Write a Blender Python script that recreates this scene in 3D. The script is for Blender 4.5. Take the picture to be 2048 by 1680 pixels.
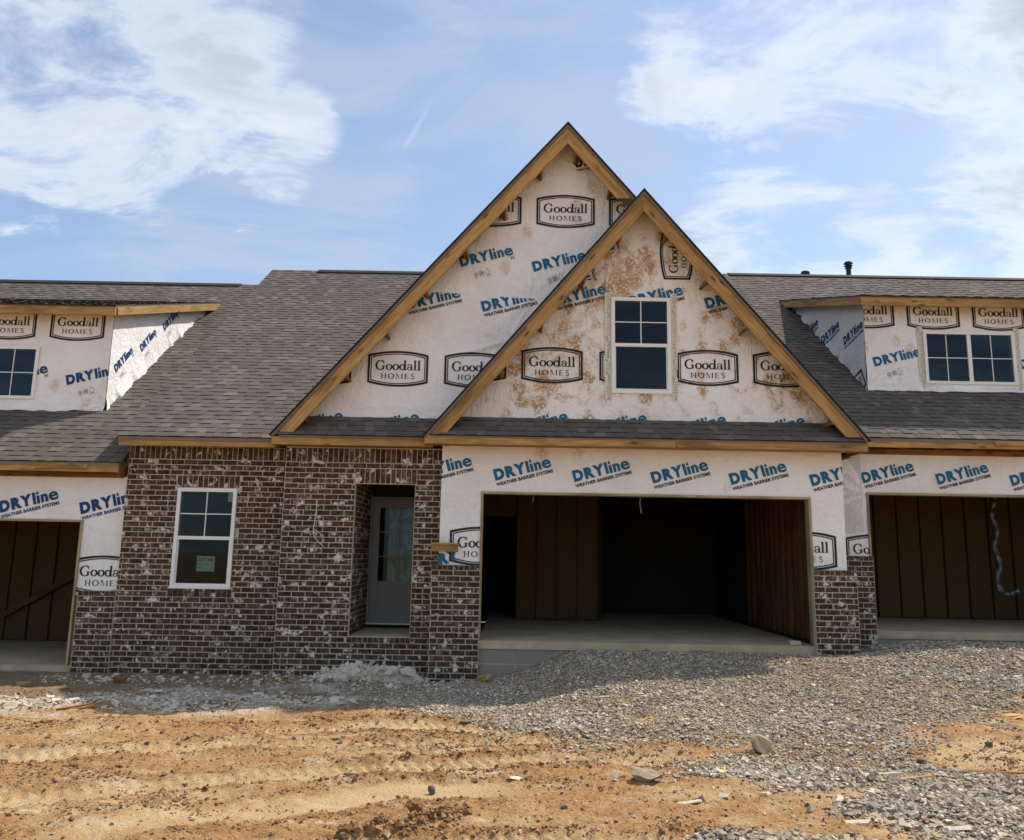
import bpy, bmesh, math, random
import numpy as np
from mathutils import Vector, Matrix

random.seed(7)
RNG = np.random.default_rng(11)
R = math.radians
for o in list(bpy.data.objects):
    bpy.data.objects.remove(o, do_unlink=True)
scene = bpy.context.scene
COL = scene.collection

# ------------------------------------------------------------------ camera
CAM_H = 1.75
PITCH, ROLL = R(9.65), 0.018
cam_data = bpy.data.cameras.new('camera')
cam_data.sensor_width = 36.0
cam_data.lens = 1600.0 / 2048.0 * 36.0
cam_data.clip_end = 2000.0
cam = bpy.data.objects.new('camera', cam_data)
COL.objects.link(cam)
_f = Vector((0, math.cos(PITCH), math.sin(PITCH)))
_r = Vector((1, 0, 0))
_u = Vector((0, -math.sin(PITCH), math.cos(PITCH)))
_r2 = _r * math.cos(ROLL) + _u * math.sin(ROLL)
_u2 = _u * math.cos(ROLL) - _r * math.sin(ROLL)
cam.matrix_world = Matrix(((_r2.x, _u2.x, -_f.x, 0), (_r2.y, _u2.y, -_f.y, 0),
                           (_r2.z, _u2.z, -_f.z, CAM_H), (0, 0, 0, 1)))
scene.camera = cam

# ------------------------------------------------------------------ light
SUN_DIR = Vector((0.60, 0.33, 1.0)).normalized()      # towards the sun
SUN_EL = math.asin(SUN_DIR.z)
SUN_AZ = math.atan2(SUN_DIR.x, SUN_DIR.y)
sun_data = bpy.data.lights.new('sun', 'SUN')
sun_data.energy = 3.3
sun_data.angle = R(0.8)
sun_data.color = (1.0, 0.93, 0.82)
sun = bpy.data.objects.new('sun', sun_data)
COL.objects.link(sun)
sun.rotation_euler = (-SUN_DIR).to_track_quat('-Z', 'Y').to_euler()
sun.location = (20, 15, 40)

scene.view_settings.view_transform = 'Standard'
scene.view_settings.look = 'None'
scene.view_settings.gamma = 1.0
scene.view_settings.exposure = 0.65
scene.view_settings.use_curve_mapping = False
scene.cycles.max_bounces = 6
scene.cycles.diffuse_bounces = 3
scene.cycles.glossy_bounces = 3
scene.cycles.transmission_bounces = 4
scene.cycles.transparent_max_bounces = 8
scene.cycles.caustics_reflective = False
scene.cycles.caustics_refractive = False


class NT:
    """small helper to write node trees"""
    def __init__(s, tree):
        s.t = tree
        s.n = tree.nodes
        s.l = tree.links

    def node(s, typ, **kw):
        nd = s.n.new(typ)
        ins = kw.pop('ins', {})
        for k, v in kw.items():
            setattr(nd, k, v)
        for k, v in ins.items():
            s.put(nd.inputs[k], v)
        return nd

    def put(s, sock, v):
        if isinstance(v, bpy.types.NodeSocket):
            s.l.new(v, sock)
        else:
            if hasattr(sock.default_value, '__len__') and not hasattr(v, '__len__'):
                sock.default_value = (v,) * len(sock.default_value)
            elif hasattr(sock.default_value, '__len__') and len(sock.default_value) == 4 and len(v) == 3:
                sock.default_value = (*v, 1)
            else:
                sock.default_value = v

    def math(s, op, a, b=0.0, c=0.0, clamp=False):
        nd = s.n.new('ShaderNodeMath')
        nd.operation = op
        nd.use_clamp = clamp
        for i, v in enumerate((a, b, c)):
            s.put(nd.inputs[i], v)
        return nd.outputs[0]

    def vec(s, op, a, b=(0, 0, 0), c=None):
        nd = s.n.new('ShaderNodeVectorMath')
        nd.operation = op
        s.put(nd.inputs[0], a)
        if op == 'SCALE':
            s.put(nd.inputs['Scale'], b)
        else:
            s.put(nd.inputs[1], b)
        return nd.outputs['Value'] if op in ('DOT_PRODUCT', 'LENGTH', 'DISTANCE') else nd.outputs['Vector']

    def noise(s, vec, scale=5.0, detail=3.0, rough=0.5, dist=0.0):
        nd = s.node('ShaderNodeTexNoise', ins={'Vector': vec, 'Scale': scale, 'Detail': detail,
                                               'Roughness': rough, 'Distortion': dist})
        return nd.outputs['Fac'], nd.outputs['Color']

    def smooth(s, x, a, b):
        nd = s.node('ShaderNodeMapRange', interpolation_type='SMOOTHSTEP')
        for k, v in (('Value', x), ('From Min', a), ('From Max', b), ('To Min', 0.0), ('To Max', 1.0)):
            s.put(nd.inputs[k], v)
        return nd.outputs['Result']

    def mix(s, fac, a, b, mode='MIX'):
        nd = s.n.new('ShaderNodeMix')
        nd.data_type = 'RGBA'
        nd.blend_type = mode
        s.put(nd.inputs[0], fac)
        s.put(nd.inputs[6], a)
        s.put(nd.inputs[7], b)
        return nd.outputs[2]

    def ramp(s, fac, stops, interp='LINEAR'):
        nd = s.n.new('ShaderNodeValToRGB')
        nd.color_ramp.interpolation = interp
        els = nd.color_ramp.elements
        while len(els) < len(stops):
            els.new(0.5)
        for e, (p, c) in zip(els, stops):
            e.position = p
            e.color = (*c, 1) if len(c) == 3 else c
        s.put(nd.inputs[0], fac)
        return nd.outputs[0]


# ------------------------------------------------------------------ sky
world = bpy.data.worlds.new('World')
scene.world = world
world.use_nodes = True
world.cycles.sampling_method = 'MANUAL'
world.cycles.sample_map_resolution = 512
wt = NT(world.node_tree)
wt.n.clear()
sky = wt.node('ShaderNodeTexSky', sky_type='NISHITA', sun_disc=False, sun_elevation=SUN_EL,
              sun_rotation=SUN_AZ, altitude=200.0, air_density=1.0, dust_density=1.2, ozone_density=1.0)
DIRV = wt.node('ShaderNodeTexCoord').outputs['Generated']
SKY_STRENGTH = 0.118
sep = wt.node('ShaderNodeSeparateXYZ', ins={0: DIRV})
zz = wt.math('ADD', wt.math('MAXIMUM', sep.outputs['Z'], 0.0), 0.22)
cmb = wt.node('ShaderNodeCombineXYZ', ins={0: wt.math('DIVIDE', sep.outputs['X'], zz),
                                           1: wt.math('DIVIDE', sep.outputs['Y'], zz), 2: 0.0})
P2 = cmb.outputs[0]
nA, _ = wt.noise(P2, 1.15, 3.0, 0.55, 0.4)
nB, _ = wt.noise(wt.vec('MULTIPLY', P2, (0.85, 1.5, 1.0)), 3.4, 8.0, 0.64, 0.5)
nC, _ = wt.noise(wt.vec('MULTIPLY', P2, (1.0, 1.9, 1.0)), 2.0, 5.0, 0.62, 0.8)
# direction shifted by noise so cloud outlines break up
warp = wt.vec('SCALE', (0.10, 0.05, 0.12), wt.math('SUBTRACT', nB, 0.5))
warp2 = wt.vec('SCALE', (0.26, 0.0, -0.20), wt.math('SUBTRACT', nA, 0.5))
DW = wt.vec('NORMALIZE', wt.vec('ADD', wt.vec('ADD', DIRV, warp), warp2))


def sky_dir(px, py):
    d = _f + _r2 * ((px - 1024) / 1600.0) + _u2 * ((840 - py) / 1600.0)
    d.normalize()
    return tuple(d)


def blob(px, py, deg, soft=0.0):
    dt = wt.vec('DOT_PRODUCT', DW, sky_dir(px, py))
    return wt.smooth(dt, math.cos(R(deg * 1.25)), math.cos(R(deg * soft)))


cum = None
for (px, py, dg) in ((280, 40, 9.0), (60, 130, 8.0), (395, 130, 5.5), (455, 230, 4.6), (520, 290, 3.6), (480, 330, 3.0),
                     (180, 240, 5.0), (610, 250, 2.6), (300, -200, 9), (40, -150, 9),
                     (1400, 130, 4.2), (1540, 70, 6.0), (1700, 60, 6.0), (1480, 170, 3.4), (1650, -150, 8),
                     (1985, 190, 6.0), (2060, 90, 7), (1960, 300, 4.5), (2100, 330, 6.5), (2200, 150, 10),
                     (1560, 430, 6.0), (1640, 500, 5.5), (1470, 480, 4.6), (1760, 540, 4.0),
                     (1500, 300, 1.2)):
    b = blob(px, py, dg)
    cum = b if cum is None else wt.math('MAXIMUM', cum, b)
# broken cloud goes on over the unseen sky, thickened there for whiter fill light
front = wt.smooth(sep.outputs['Y'], 0.25, 0.62)
rest = wt.math('MULTIPLY', wt.smooth(nA, 0.36, 0.60), wt.math('SUBTRACT', 1.0, front))
cum = wt.math('MAXIMUM', cum, rest)
dens = wt.math('ADD', wt.math('MULTIPLY', cum, 0.56), wt.math('ADD', wt.math('MULTIPLY', wt.math('SUBTRACT', nB, 0.5), 2.9),
               wt.math('MULTIPLY', wt.math('SUBTRACT', nC, 0.5), 0.9)))
cum = wt.math('MULTIPLY', wt.smooth(dens, 0.08, 0.95), wt.smooth(cum, 0.02, 0.3))
# thin high veil
v1 = wt.smooth(nC, 0.36, 0.72)
vb = None
for (px, py, dg) in ((420, 430, 10), (650, 470, 9), (800, 330, 12), (1000, 150, 13), (1250, 300, 10), (900, 520, 8),
                     (1750, 300, 10), (120, 60, 14), (1850, 60, 12), (600, 150, 10)):
    b = blob(px, py, dg, 0.2)
    vb = b if vb is None else wt.math('MAXIMUM', vb, b)
veil = wt.math('MULTIPLY', wt.math('MAXIMUM', vb, wt.math('MULTIPLY', wt.math('SUBTRACT', 1.0, front), 0.9)),
               wt.math('MULTIPLY_ADD', v1, 0.72, 0.22))  # veil kept fuller out of view for its fill light
# old vapour trail
ta, tb = Vector(sky_dir(965, 35)), Vector(sky_dir(815, 285))
tn = ta.cross(tb).normalized()
tm = (ta + tb).normalized()
off = wt.math('ABSOLUTE', wt.math('ADD', wt.vec('DOT_PRODUCT', DIRV, tuple(tn)),
                                   wt.math('MULTIPLY', wt.math('SUBTRACT', nB, 0.5), 0.010)))
trail = wt.math('MULTIPLY', wt.math('SUBTRACT', 1.0, wt.smooth(off, 0.0008, 0.0042)),
                wt.smooth(wt.vec('DOT_PRODUCT', DIRV, tuple(tm)), math.cos(R(5.6)), math.cos(R(4.3))))
trail = wt.math('MULTIPLY', trail, wt.math('MULTIPLY_ADD', wt.smooth(nB, 0.35, 0.6), 0.15, 0.0))
# colours (divided by the background strength so they read as radiance)
k = 1.0 / SKY_STRENGTH
shade = wt.smooth(nC, 0.35, 0.68)
edge = wt.math('MULTIPLY', wt.math('MULTIPLY_ADD', shade, 0.75, 0.25), wt.smooth(cum, 0.35, 1.0))
ccol = wt.mix(edge, (0.67 * k, 0.70 * k, 0.72 * k), (0.37 * k, 0.42 * k, 0.46 * k))
vcol = (0.35 * k, 0.42 * k, 0.525 * k)
c1 = wt.mix(wt.math('MULTIPLY', veil, 0.85, clamp=True), sky.outputs[0], vcol)
c2 = wt.mix(trail, c1, (0.60 * k, 0.68 * k, 0.76 * k))
c3 = wt.mix(wt.math('MULTIPLY', cum, 0.86, clamp=True), c2, ccol)
bg = wt.node('ShaderNodeBackground', ins={'Color': c3, 'Strength': SKY_STRENGTH})
wo = wt.node('ShaderNodeOutputWorld')
wt.l.new(bg.outputs[0], wo.inputs[0])

# ------------------------------------------------------------------ noise in numpy
_perm = RNG.random((256, 256))


def vnoise(x, y, seed=0):
    x = np.asarray(x, float) + seed * 17.31
    y = np.asarray(y, float) + seed * 9.77
    xi, yi = np.floor(x).astype(int), np.floor(y).astype(int)
    fx, fy = x - xi, y - yi
    fx, fy = fx * fx * fx * (fx * (6 * fx - 15) + 10), fy * fy * fy * (fy * (6 * fy - 15) + 10)
    a, b = _perm[xi & 255, yi & 255], _perm[(xi + 1) & 255, yi & 255]
    c, d = _perm[xi & 255, (yi + 1) & 255], _perm[(xi + 1) & 255, (yi + 1) & 255]
    return (a * (1 - fx) + b * fx) * (1 - fy) + (c * (1 - fx) + d * fx) * fy - 0.5


def fbm(x, y, octs=4, seed=0, gain=0.5):
    s, a = 0.0, 1.0
    for i in range(octs):
        s = s + a * vnoise(x * 2 ** i, y * 2 ** i, seed + i * 3)
        a *= gain
    return s


def sstep(x, a, b):
    t = np.clip((np.asarray(x, float) - a) / (b - a), 0, 1)
    return t * t * (3 - 2 * t)


# ------------------------------------------------------------------ objects
W = {}          # world matrices by object name


def link(o, parent=None, M=None):
    M = M if M is not None else Matrix.Identity(4)
    COL.objects.link(o)
    if parent is not None:
        o.parent = parent
        o.matrix_parent_inverse = W[parent.name].inverted()
    o.matrix_basis = M
    W[o.name] = M
    return o


def tag(o, label=None, cat=None, group=None, kind=None):
    if label:
        o['label'] = label
    if cat:
        o['category'] = cat
    if group:
        o['group'] = group
    if kind:
        o['kind'] = kind
    return o


def thing(name, label, cat, loc=(0, 0, 0), group=None):
    o = bpy.data.objects.new(name, None)
    o.empty_display_size = 0.3
    link(o, None, Matrix.Translation(loc))
    return tag(o, label, cat, group)


def make_mesh(name, verts, faces, mat=None, smooth=False):
    me = bpy.data.meshes.new(name)
    me.from_pydata([tuple(v) for v in verts], [], faces)
    if mat:
        me.materials.append(mat)
    if smooth:
        me.polygons.foreach_set('use_smooth', [True] * len(me.polygons))
    me.update()
    return me


def obj(name, verts, faces, mat, parent=None, smooth=False):
    """mesh object from world coordinates; its origin goes to the base centre"""
    v = np.asarray(verts, float)
    lo, hi = v.min(0), v.max(0)
    o0 = np.array([(lo[0] + hi[0]) / 2, (lo[1] + hi[1]) / 2, lo[2]])
    me = make_mesh(name, v - o0, faces, mat, smooth)
    o = bpy.data.objects.new(name, me)
    return link(o, parent, Matrix.Translation(o0))


BF = [(0, 3, 2, 1), (4, 5, 6, 7), (0, 1, 5, 4), (1, 2, 6, 5), (2, 3, 7, 6), (3, 0, 4, 7)]


class MB:
    """collects boxes and polygons into one mesh"""
    def __init__(s):
        s.v, s.f = [], []

    def box(s, x0, x1, y0, y1, z0, z1):
        n = len(s.v)
        s.v += [(x0, y0, z0), (x1, y0, z0), (x1, y1, z0), (x0, y1, z0),
                (x0, y0, z1), (x1, y0, z1), (x1, y1, z1), (x0, y1, z1)]
        s.f += [tuple(i + n for i in q) for q in BF]
        return s

    def hexa(s, pts):
        n = len(s.v)
        s.v += [tuple(p) for p in pts]
        s.f += [tuple(i + n for i in q) for q in BF]
        return s

    def quad(s, a, b, c, d):
        n = len(s.v)
        s.v += [a, b, c, d]
        s.f.append((n, n + 1, n + 2, n + 3))
        return s

    def tube(s, pts, rad, seg=8, caps=True):
        pts = [Vector(p) for p in pts]
        rad = rad if hasattr(rad, '__len__') else [rad] * len(pts)
        n0 = len(s.v)
        for i, p in enumerate(pts):
            t = (pts[min(i + 1, len(pts) - 1)] - pts[max(i - 1, 0)]).normalized()
            a = t.cross(Vector((0.31, 0.87, 0.38))).normalized()
            b = t.cross(a)
            for j in range(seg):
                th = 2 * math.pi * j / seg
                s.v.append(tuple(p + (a * math.cos(th) + b * math.sin(th)) * rad[i]))
        for i in range(len(pts) - 1):
            for j in range(seg):
                s.f.append((n0 + i * seg + j, n0 + i * seg + (j + 1) % seg,
                            n0 + (i + 1) * seg + (j + 1) % seg, n0 + (i + 1) * seg + j))
        if caps:
            s.f.append(tuple(n0 + j for j in reversed(range(seg))))
            s.f.append(tuple(n0 + (len(pts) - 1) * seg + j for j in range(seg)))
        return s

    def build(s, name, mat, parent=None, smooth=False):
        return obj(name, s.v, s.f, mat, parent, smooth)


def box(name, x0, x1, y0, y1, z0, z1, mat, parent=None):
    return MB().box(x0, x1, y0, y1, z0, z1).build(name, mat, parent)


def board(name, p0, p1, w, t, wdir, mat, parent):
    """plank from p0 to p1 along its top edge; w across along -wdir, t thick"""
    p0, p1, wdir = Vector(p0), Vector(p1), Vector(wdir)
    L = (p1 - p0).length
    x = (p1 - p0).normalized()
    z = (wdir - x * wdir.dot(x)).normalized()
    y = z.cross(x)
    e = min(0.004, t * 0.15)
    mb = MB().box(0, L, -t / 2, t / 2, -w, 0)
    me = make_mesh(name, mb.v, mb.f, mat)
    bm = bmesh.new()
    bm.from_mesh(me)
    bmesh.ops.bevel(bm, geom=[ed for ed in bm.edges], offset=e, segments=1, affect='EDGES')
    bm.to_mesh(me)
    bm.free()
    M = Matrix(((x.x, y.x, z.x, p0.x), (x.y, y.y, z.y, p0.y), (x.z, y.z, z.z, p0.z), (0, 0, 0, 1)))
    return link(bpy.data.objects.new(name, me), parent, M)


# ------------------------------------------------------------------ materials
def new_mat(name):
    m = bpy.data.materials.new(name)
    m.use_nodes = True
    t = NT(m.node_tree)
    t.n.clear()
    out = t.node('ShaderNodeOutputMaterial')
    return m, t, out


def principled(t, out, color, rough=0.7, bump=None, bstr=0.3, bdist=0.01, spec=0.3, metal=0.0):
    p = t.node('ShaderNodeBsdfPrincipled')
    t.put(p.inputs['Base Color'], color)
    t.put(p.inputs['Roughness'], rough)
    t.put(p.inputs['Specular IOR Level'], spec)
    t.put(p.inputs['Metallic'], metal)
    if bump is not None:
        b = t.node('ShaderNodeBump', ins={'Height': bump, 'Strength': bstr, 'Distance': bdist})
        t.l.new(b.outputs[0], p.inputs['Normal'])
    t.l.new(p.outputs[0], out.inputs[0])
    return p


def objcoord(t, off=True):
    c = t.node('ShaderNodeTexCoord').outputs['Object']
    if off:
        r = t.node('ShaderNodeObjectInfo').outputs['Random']
        c = t.vec('ADD', c, t.node('ShaderNodeCombineXYZ', ins={0: t.math('MULTIPLY', r, 37.0),
                  1: t.math('MULTIPLY', r, 11.0), 2: t.math('MULTIPLY', r, 23.0)}).outputs[0])
    return c


def wpos(t):
    return t.node('ShaderNodeNewGeometry').outputs['Position']


def rnd(t):
    """random per piece: object random plus a per-face attribute on joined pieces"""
    a = t.node('ShaderNodeAttribute', attribute_name='rnd').outputs['Fac']
    r = t.node('ShaderNodeObjectInfo').outputs['Random']
    return t.math('FRACT', t.math('ADD', a, r))


MAT = {}


def mat_pine(name, light, dark, knot=(0.10, 0.035, 0.012), grey=0.0):
    m, t, out = new_mat(name)
    c = objcoord(t)
    s = t.vec('MULTIPLY', c, (1.1, 16, 16))
    n1, _ = t.noise(s, 1.6, 5, 0.6, 1.4)
    n2, _ = t.noise(t.vec('MULTIPLY', c, (0.6, 3, 3)), 2.0, 3, 0.5)
    n3, _ = t.noise(t.vec('MULTIPLY', c, (2, 60, 60)), 2.0, 2, 0.5)
    col = t.mix(t.smooth(n1, 0.34, 0.66), light, dark)
    col = t.mix(t.math('MULTIPLY', t.smooth(n2, 0.48, 0.70), 0.75), col, [x * 0.55 for x in dark])
    v = t.node('ShaderNodeTexVoronoi', feature='F1', ins={'Vector': t.vec('MULTIPLY', c, (1.0, 3.4, 3.4)), 'Scale': 1.9})
    kd = t.math('SUBTRACT', 1.0, t.smooth(v.outputs['Distance'], 0.06, 0.19))
    col = t.mix(t.math('MULTIPLY', kd, 0.85), col, knot)
    r = t.node('ShaderNodeObjectInfo').outputs['Random']
    col = t.mix(1.0, col, t.ramp(r, [(0, (0.74, 0.72, 0.70)), (1, (1.08, 1.05, 1.0))]), 'MULTIPLY')
    if grey:
        col = t.mix(grey, col, (0.16, 0.14, 0.12))
    bh = t.math('ADD', n1, t.math('MULTIPLY', n3, 0.6))
    principled(t, out, col, 0.72, bh, 0.35, 0.004)
    MAT[name] = m


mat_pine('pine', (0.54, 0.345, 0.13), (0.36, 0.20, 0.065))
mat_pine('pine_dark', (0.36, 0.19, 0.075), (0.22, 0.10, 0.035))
mat_pine('stud_wood', (0.16, 0.078, 0.026), (0.085, 0.038, 0.012))  # pine darkened so garage shade sits in the colour
mat_pine('jamb', (0.46, 0.39, 0.24), (0.36, 0.29, 0.17), (0.2, 0.15, 0.08))


def mat_wrap(name, base, stains=0.0):
    m, t, out = new_mat(name)
    p = wpos(t)
    n, _ = t.noise(p, 1.3, 4, 0.55)
    col = t.mix(t.smooth(n, 0.35, 0.7), base, [base[0] * 0.90, base[1] * 0.885, base[2] * 0.865])
    # fine woven look
    w1, _ = t.noise(t.vec('MULTIPLY', p, (260, 260, 14)), 1, 1, 0.5)
    w2, _ = t.noise(t.vec('MULTIPLY', p, (14, 14, 260)), 1, 1, 0.5)
    weave = t.math('ADD', w1, w2)
    col = t.mix(t.math('MULTIPLY', t.smooth(weave, 0.9, 1.25), 0.10), col, (0.45, 0.43, 0.42))
    if stains:
        att = t.node('ShaderNodeAttribute', attribute_name='stain').outputs['Fac']
        warp = t.vec('SCALE', t.noise(p, 9, 3, 0.6)[1], 0.16)
        q = t.vec('ADD', p, warp)
        vo = t.node('ShaderNodeTexVoronoi', feature='F1', ins={'Vector': t.vec('MULTIPLY', q, (1, 0.2, 0.8)), 'Scale': 3.6})
        blot = t.math('SUBTRACT', 1.0, t.smooth(vo.outputs['Distance'], 0.24, 0.50))
        pick = t.smooth(t.node('ShaderNodeSeparateColor', ins={0: vo.outputs['Color']}).outputs[0],
                        t.math('SUBTRACT', 1.0, att), t.math('SUBTRACT', 1.12, att))
        ring = t.smooth(t.noise(p, 30, 4, 0.65)[0], 0.38, 0.54)
        big = t.smooth(t.noise(p, 3.4, 6, 0.68, 0.6)[0], t.math('SUBTRACT', 0.74, t.math('MULTIPLY', att, 0.36)), t.math('SUBTRACT', 0.92, t.math('MULTIPLY', att, 0.36)))
        speck = t.math('MULTIPLY', t.smooth(t.noise(p, 26, 3, 0.6)[0], 0.60, 0.70), att)
        st = t.math('MULTIPLY', t.math('MULTIPLY', blot, pick), ring)
        st = t.math('ADD', t.math('MULTIPLY', st, 0.95), t.math('ADD', t.math('MULTIPLY', big, t.math('MULTIPLY_ADD', ring, 0.6, 0.25)),
                    t.math('MULTIPLY', speck, 0.35)), clamp=True)
        mud = t.mix(t.noise(p, 6, 2, 0.5)[0], (0.54, 0.31, 0.095), (0.34, 0.195, 0.075))
        col = t.mix(t.math('MULTIPLY', st, stains, clamp=True), col, mud)
    fine, _ = t.noise(t.vec('MULTIPLY', p, (6, 6, 7)), 2.0, 3, 0.55, 0.4)
    crease, _ = t.noise(t.vec('MULTIPLY', p, (3.2, 3.2, 1.1)), 2.4, 3, 0.5, 2.2)
    principled(t, out, col, 0.55, t.math('ADD', t.math('ADD', fine, t.math('MULTIPLY', crease, 1.3)), t.math('MULTIPLY', weave, 0.05)), 0.6, 0.03, 0.25)
    MAT[name] = m


mat_wrap('wrap', (0.89, 0.875, 0.86), 0.55)
mat_wrap('wrap_muddy', (0.89, 0.865, 0.835), 0.95)
mat_wrap('wrap_lap', (0.70, 0.70, 0.69), 0.0)


def mat_plain(name, col, rough=0.6, nscale=20.0, var=0.12, bstr=0.15, spec=0.3, metal=0.0, bdist=0.004):
    m, t, out = new_mat(name)
    p = wpos(t)
    n, _ = t.noise(p, nscale, 4, 0.6)
    n2, _ = t.noise(p, nscale * 0.16, 3, 0.6)
    f = t.math('MULTIPLY_ADD', n, 0.5, t.math('MULTIPLY', n2, 0.5))
    c = t.mix(f, [x * (1 - var * 2) for x in col], [min(1, x * (1 + var * 2)) for x in col])
    principled(t, out, c, rough, n, bstr, bdist, spec, metal)
    MAT[name] = m


mat_plain('ink_teal', (0.005, 0.135, 0.27), 0.6, 30, 0.12, 0.0)
mat_plain('ink_navy', (0.006, 0.050, 0.18), 0.6, 30, 0.12, 0.0)
mat_plain('ink_black', (0.022, 0.019, 0.022), 0.6, 30, 0.15, 0.0)
mat_plain('ink_grey', (0.18, 0.20, 0.22), 0.6, 30, 0.15, 0.0)
mat_plain('vinyl', (0.80, 0.79, 0.77), 0.35, 6, 0.04, 0.03, 0.4)
mat_plain('grille', (0.62, 0.64, 0.63), 0.4, 6, 0.03, 0.02)
mat_plain('mortar', (0.50, 0.42, 0.315), 0.95, 60, 0.2, 0.6)
mat_plain('osb', (0.30, 0.20, 0.10), 0.8, 35, 0.35, 0.4)
mat_plain('deck_edge', (0.20, 0.165, 0.13), 0.85, 25, 0.2, 0.3)
mat_plain('foam', (0.092, 0.058, 0.024), 0.9, 9, 0.12, 0.8, 0.2, 0, 0.03)  # insulation colour lowered to carry the interior's shade
mat_plain('drywall', (0.022, 0.020, 0.018), 0.9, 5, 0.1, 0.1)  # near-black walls: interior shade put into the base colour
mat_plain('door_paint', (0.22, 0.225, 0.22), 0.45, 5, 0.05, 0.05)
mat_plain('vent_black', (0.014, 0.020, 0.018), 0.5, 12, 0.2, 0.2)
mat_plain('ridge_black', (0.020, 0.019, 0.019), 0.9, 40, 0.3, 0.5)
mat_plain('paper_green', (0.46, 0.60, 0.54), 0.7, 4, 0.05, 0.0)
mat_plain('film', (0.30, 0.40, 0.36), 0.3, 3, 0.1, 0.1, 0.6)
mat_plain('cable', (0.72, 0.70, 0.66), 0.6, 10, 0.1, 0.1)
mat_plain('duct', (0.12, 0.12, 0.125), 0.45, 30, 0.2, 0.3, 0.6, 0.8)
mat_plain('block', (0.27, 0.245, 0.195), 0.95, 45, 0.2, 0.5)
mat_plain('tape', (0.66, 0.64, 0.52), 0.5, 12, 0.06, 0.2)
mat_plain('litter_white', (0.50, 0.43, 0.33), 0.8, 22, 0.3, 0.3)
mat_plain('litter_yellow', (0.66, 0.52, 0.16), 0.8, 14, 0.1, 0.2)
mat_plain('rubble', (0.58, 0.51, 0.41), 0.95, 16, 0.3, 1.0, 0.2, 0, 0.02)


def mat_concrete():
    m, t, out = new_mat('concrete')
    p = wpos(t)
    n1, _ = t.noise(p, 2.2, 6, 0.65)
    n2, _ = t.noise(p, 40, 4, 0.6)
    n3, _ = t.noise(t.vec('MULTIPLY', p, (0.6, 5, 5)), 2.0, 4, 0.6)
    c = t.mix(t.smooth(n1, 0.3, 0.7), (0.62, 0.49, 0.325), (0.43, 0.335, 0.22))
    c = t.mix(t.math('MULTIPLY', t.smooth(n3, 0.5, 0.7), 0.5), c, (0.44, 0.36, 0.24))
    c = t.mix(t.math('MULTIPLY', n2, 0.35), c, (0.20, 0.18, 0.15))
    principled(t, out, c, 0.9, t.math('ADD', n1, n2), 0.3, 0.006)
    MAT['concrete'] = m


mat_concrete()


def mat_brick():
    m, t, out = new_mat('brick')
    p = wpos(t)
    r = rnd(t)
    col = t.ramp(r, [(0.0, (0.0245, 0.0139, 0.0084)), (0.25, (0.0491, 0.0220, 0.0122)), (0.45, (0.0321, 0.0188, 0.0114)),
                     (0.62, (0.0661, 0.0286, 0.0152)), (0.78, (0.0415, 0.0261, 0.0160)), (0.92, (0.0831, 0.0490, 0.0274)), (1, (0.0283, 0.0171, 0.0106))])
    n, _ = t.noise(p, 22, 5, 0.65)
    col = t.mix(t.smooth(n, 0.42, 0.75), col, (0.15, 0.105, 0.070))
    # pale lime and slurry patches, stronger on some bricks
    rr = t.math('FRACT', t.math('MULTIPLY', r, 7.13))
    cell, _ = t.noise(p, 4.6, 2, 0.5)
    pale, _ = t.noise(p, 17, 6, 0.7, 0.3)
    th = t.math('SUBTRACT', 0.70, t.math('MULTIPLY', t.math('POWER', rr, 1.5), 0.24))
    f = t.math('MULTIPLY', t.smooth(pale, th, t.math('ADD', th, 0.10)), t.smooth(cell, 0.34, 0.54))
    blob_, _ = t.noise(p, 7.5, 3, 0.5)
    f2 = t.math('MULTIPLY', t.smooth(blob_, 0.55, 0.62), t.smooth(n, 0.38, 0.56))
    f2 = t.math('MULTIPLY', f2, t.smooth(rr, 0.36, 0.5))
    col = t.mix(t.math('MULTIPLY', f, 0.72), col, (0.36, 0.315, 0.26))
    col = t.mix(t.math('MULTIPLY', f2, 0.85), col, (0.78, 0.73, 0.66))
    principled(t, out, col, 0.9, t.math('ADD', n, pale), 0.6, 0.006)
    MAT['brick'] = m


mat_brick()


def mat_shingle():
    m, t, out = new_mat('shingle')
    p = wpos(t)
    r = rnd(t)
    col = t.ramp(r, [(0.0, (0.1066, 0.0903, 0.0754)), (0.3, (0.1281, 0.1089, 0.0920)), (0.55, (0.1161, 0.0956, 0.0791)),
                     (0.75, (0.1428, 0.1212, 0.1021)), (0.86, (0.1823, 0.1566, 0.1306)), (0.90, (0.1256, 0.1035, 0.0856)),
                     (0.97, (0.0972, 0.0832, 0.0718)), (1.0, (0.1668, 0.1443, 0.1224))])
    n, _ = t.noise(p, 320, 2, 0.6)
    n2, _ = t.noise(p, 1.1, 4, 0.6)
    col = t.mix(t.smooth(n, 0.35, 0.7), t.mix(1.0, col, (0.72, 0.72, 0.72), 'MULTIPLY'), t.mix(1.0, col, (1.25, 1.25, 1.25), 'MULTIPLY'))
    col = t.mix(t.math('MULTIPLY', t.smooth(n2, 0.45, 0.75), 0.25), col, (0.24, 0.215, 0.19))
    principled(t, out, col, 0.95, n, 0.5, 0.003, 0.15)
    MAT['shingle'] = m


mat_shingle()


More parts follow.
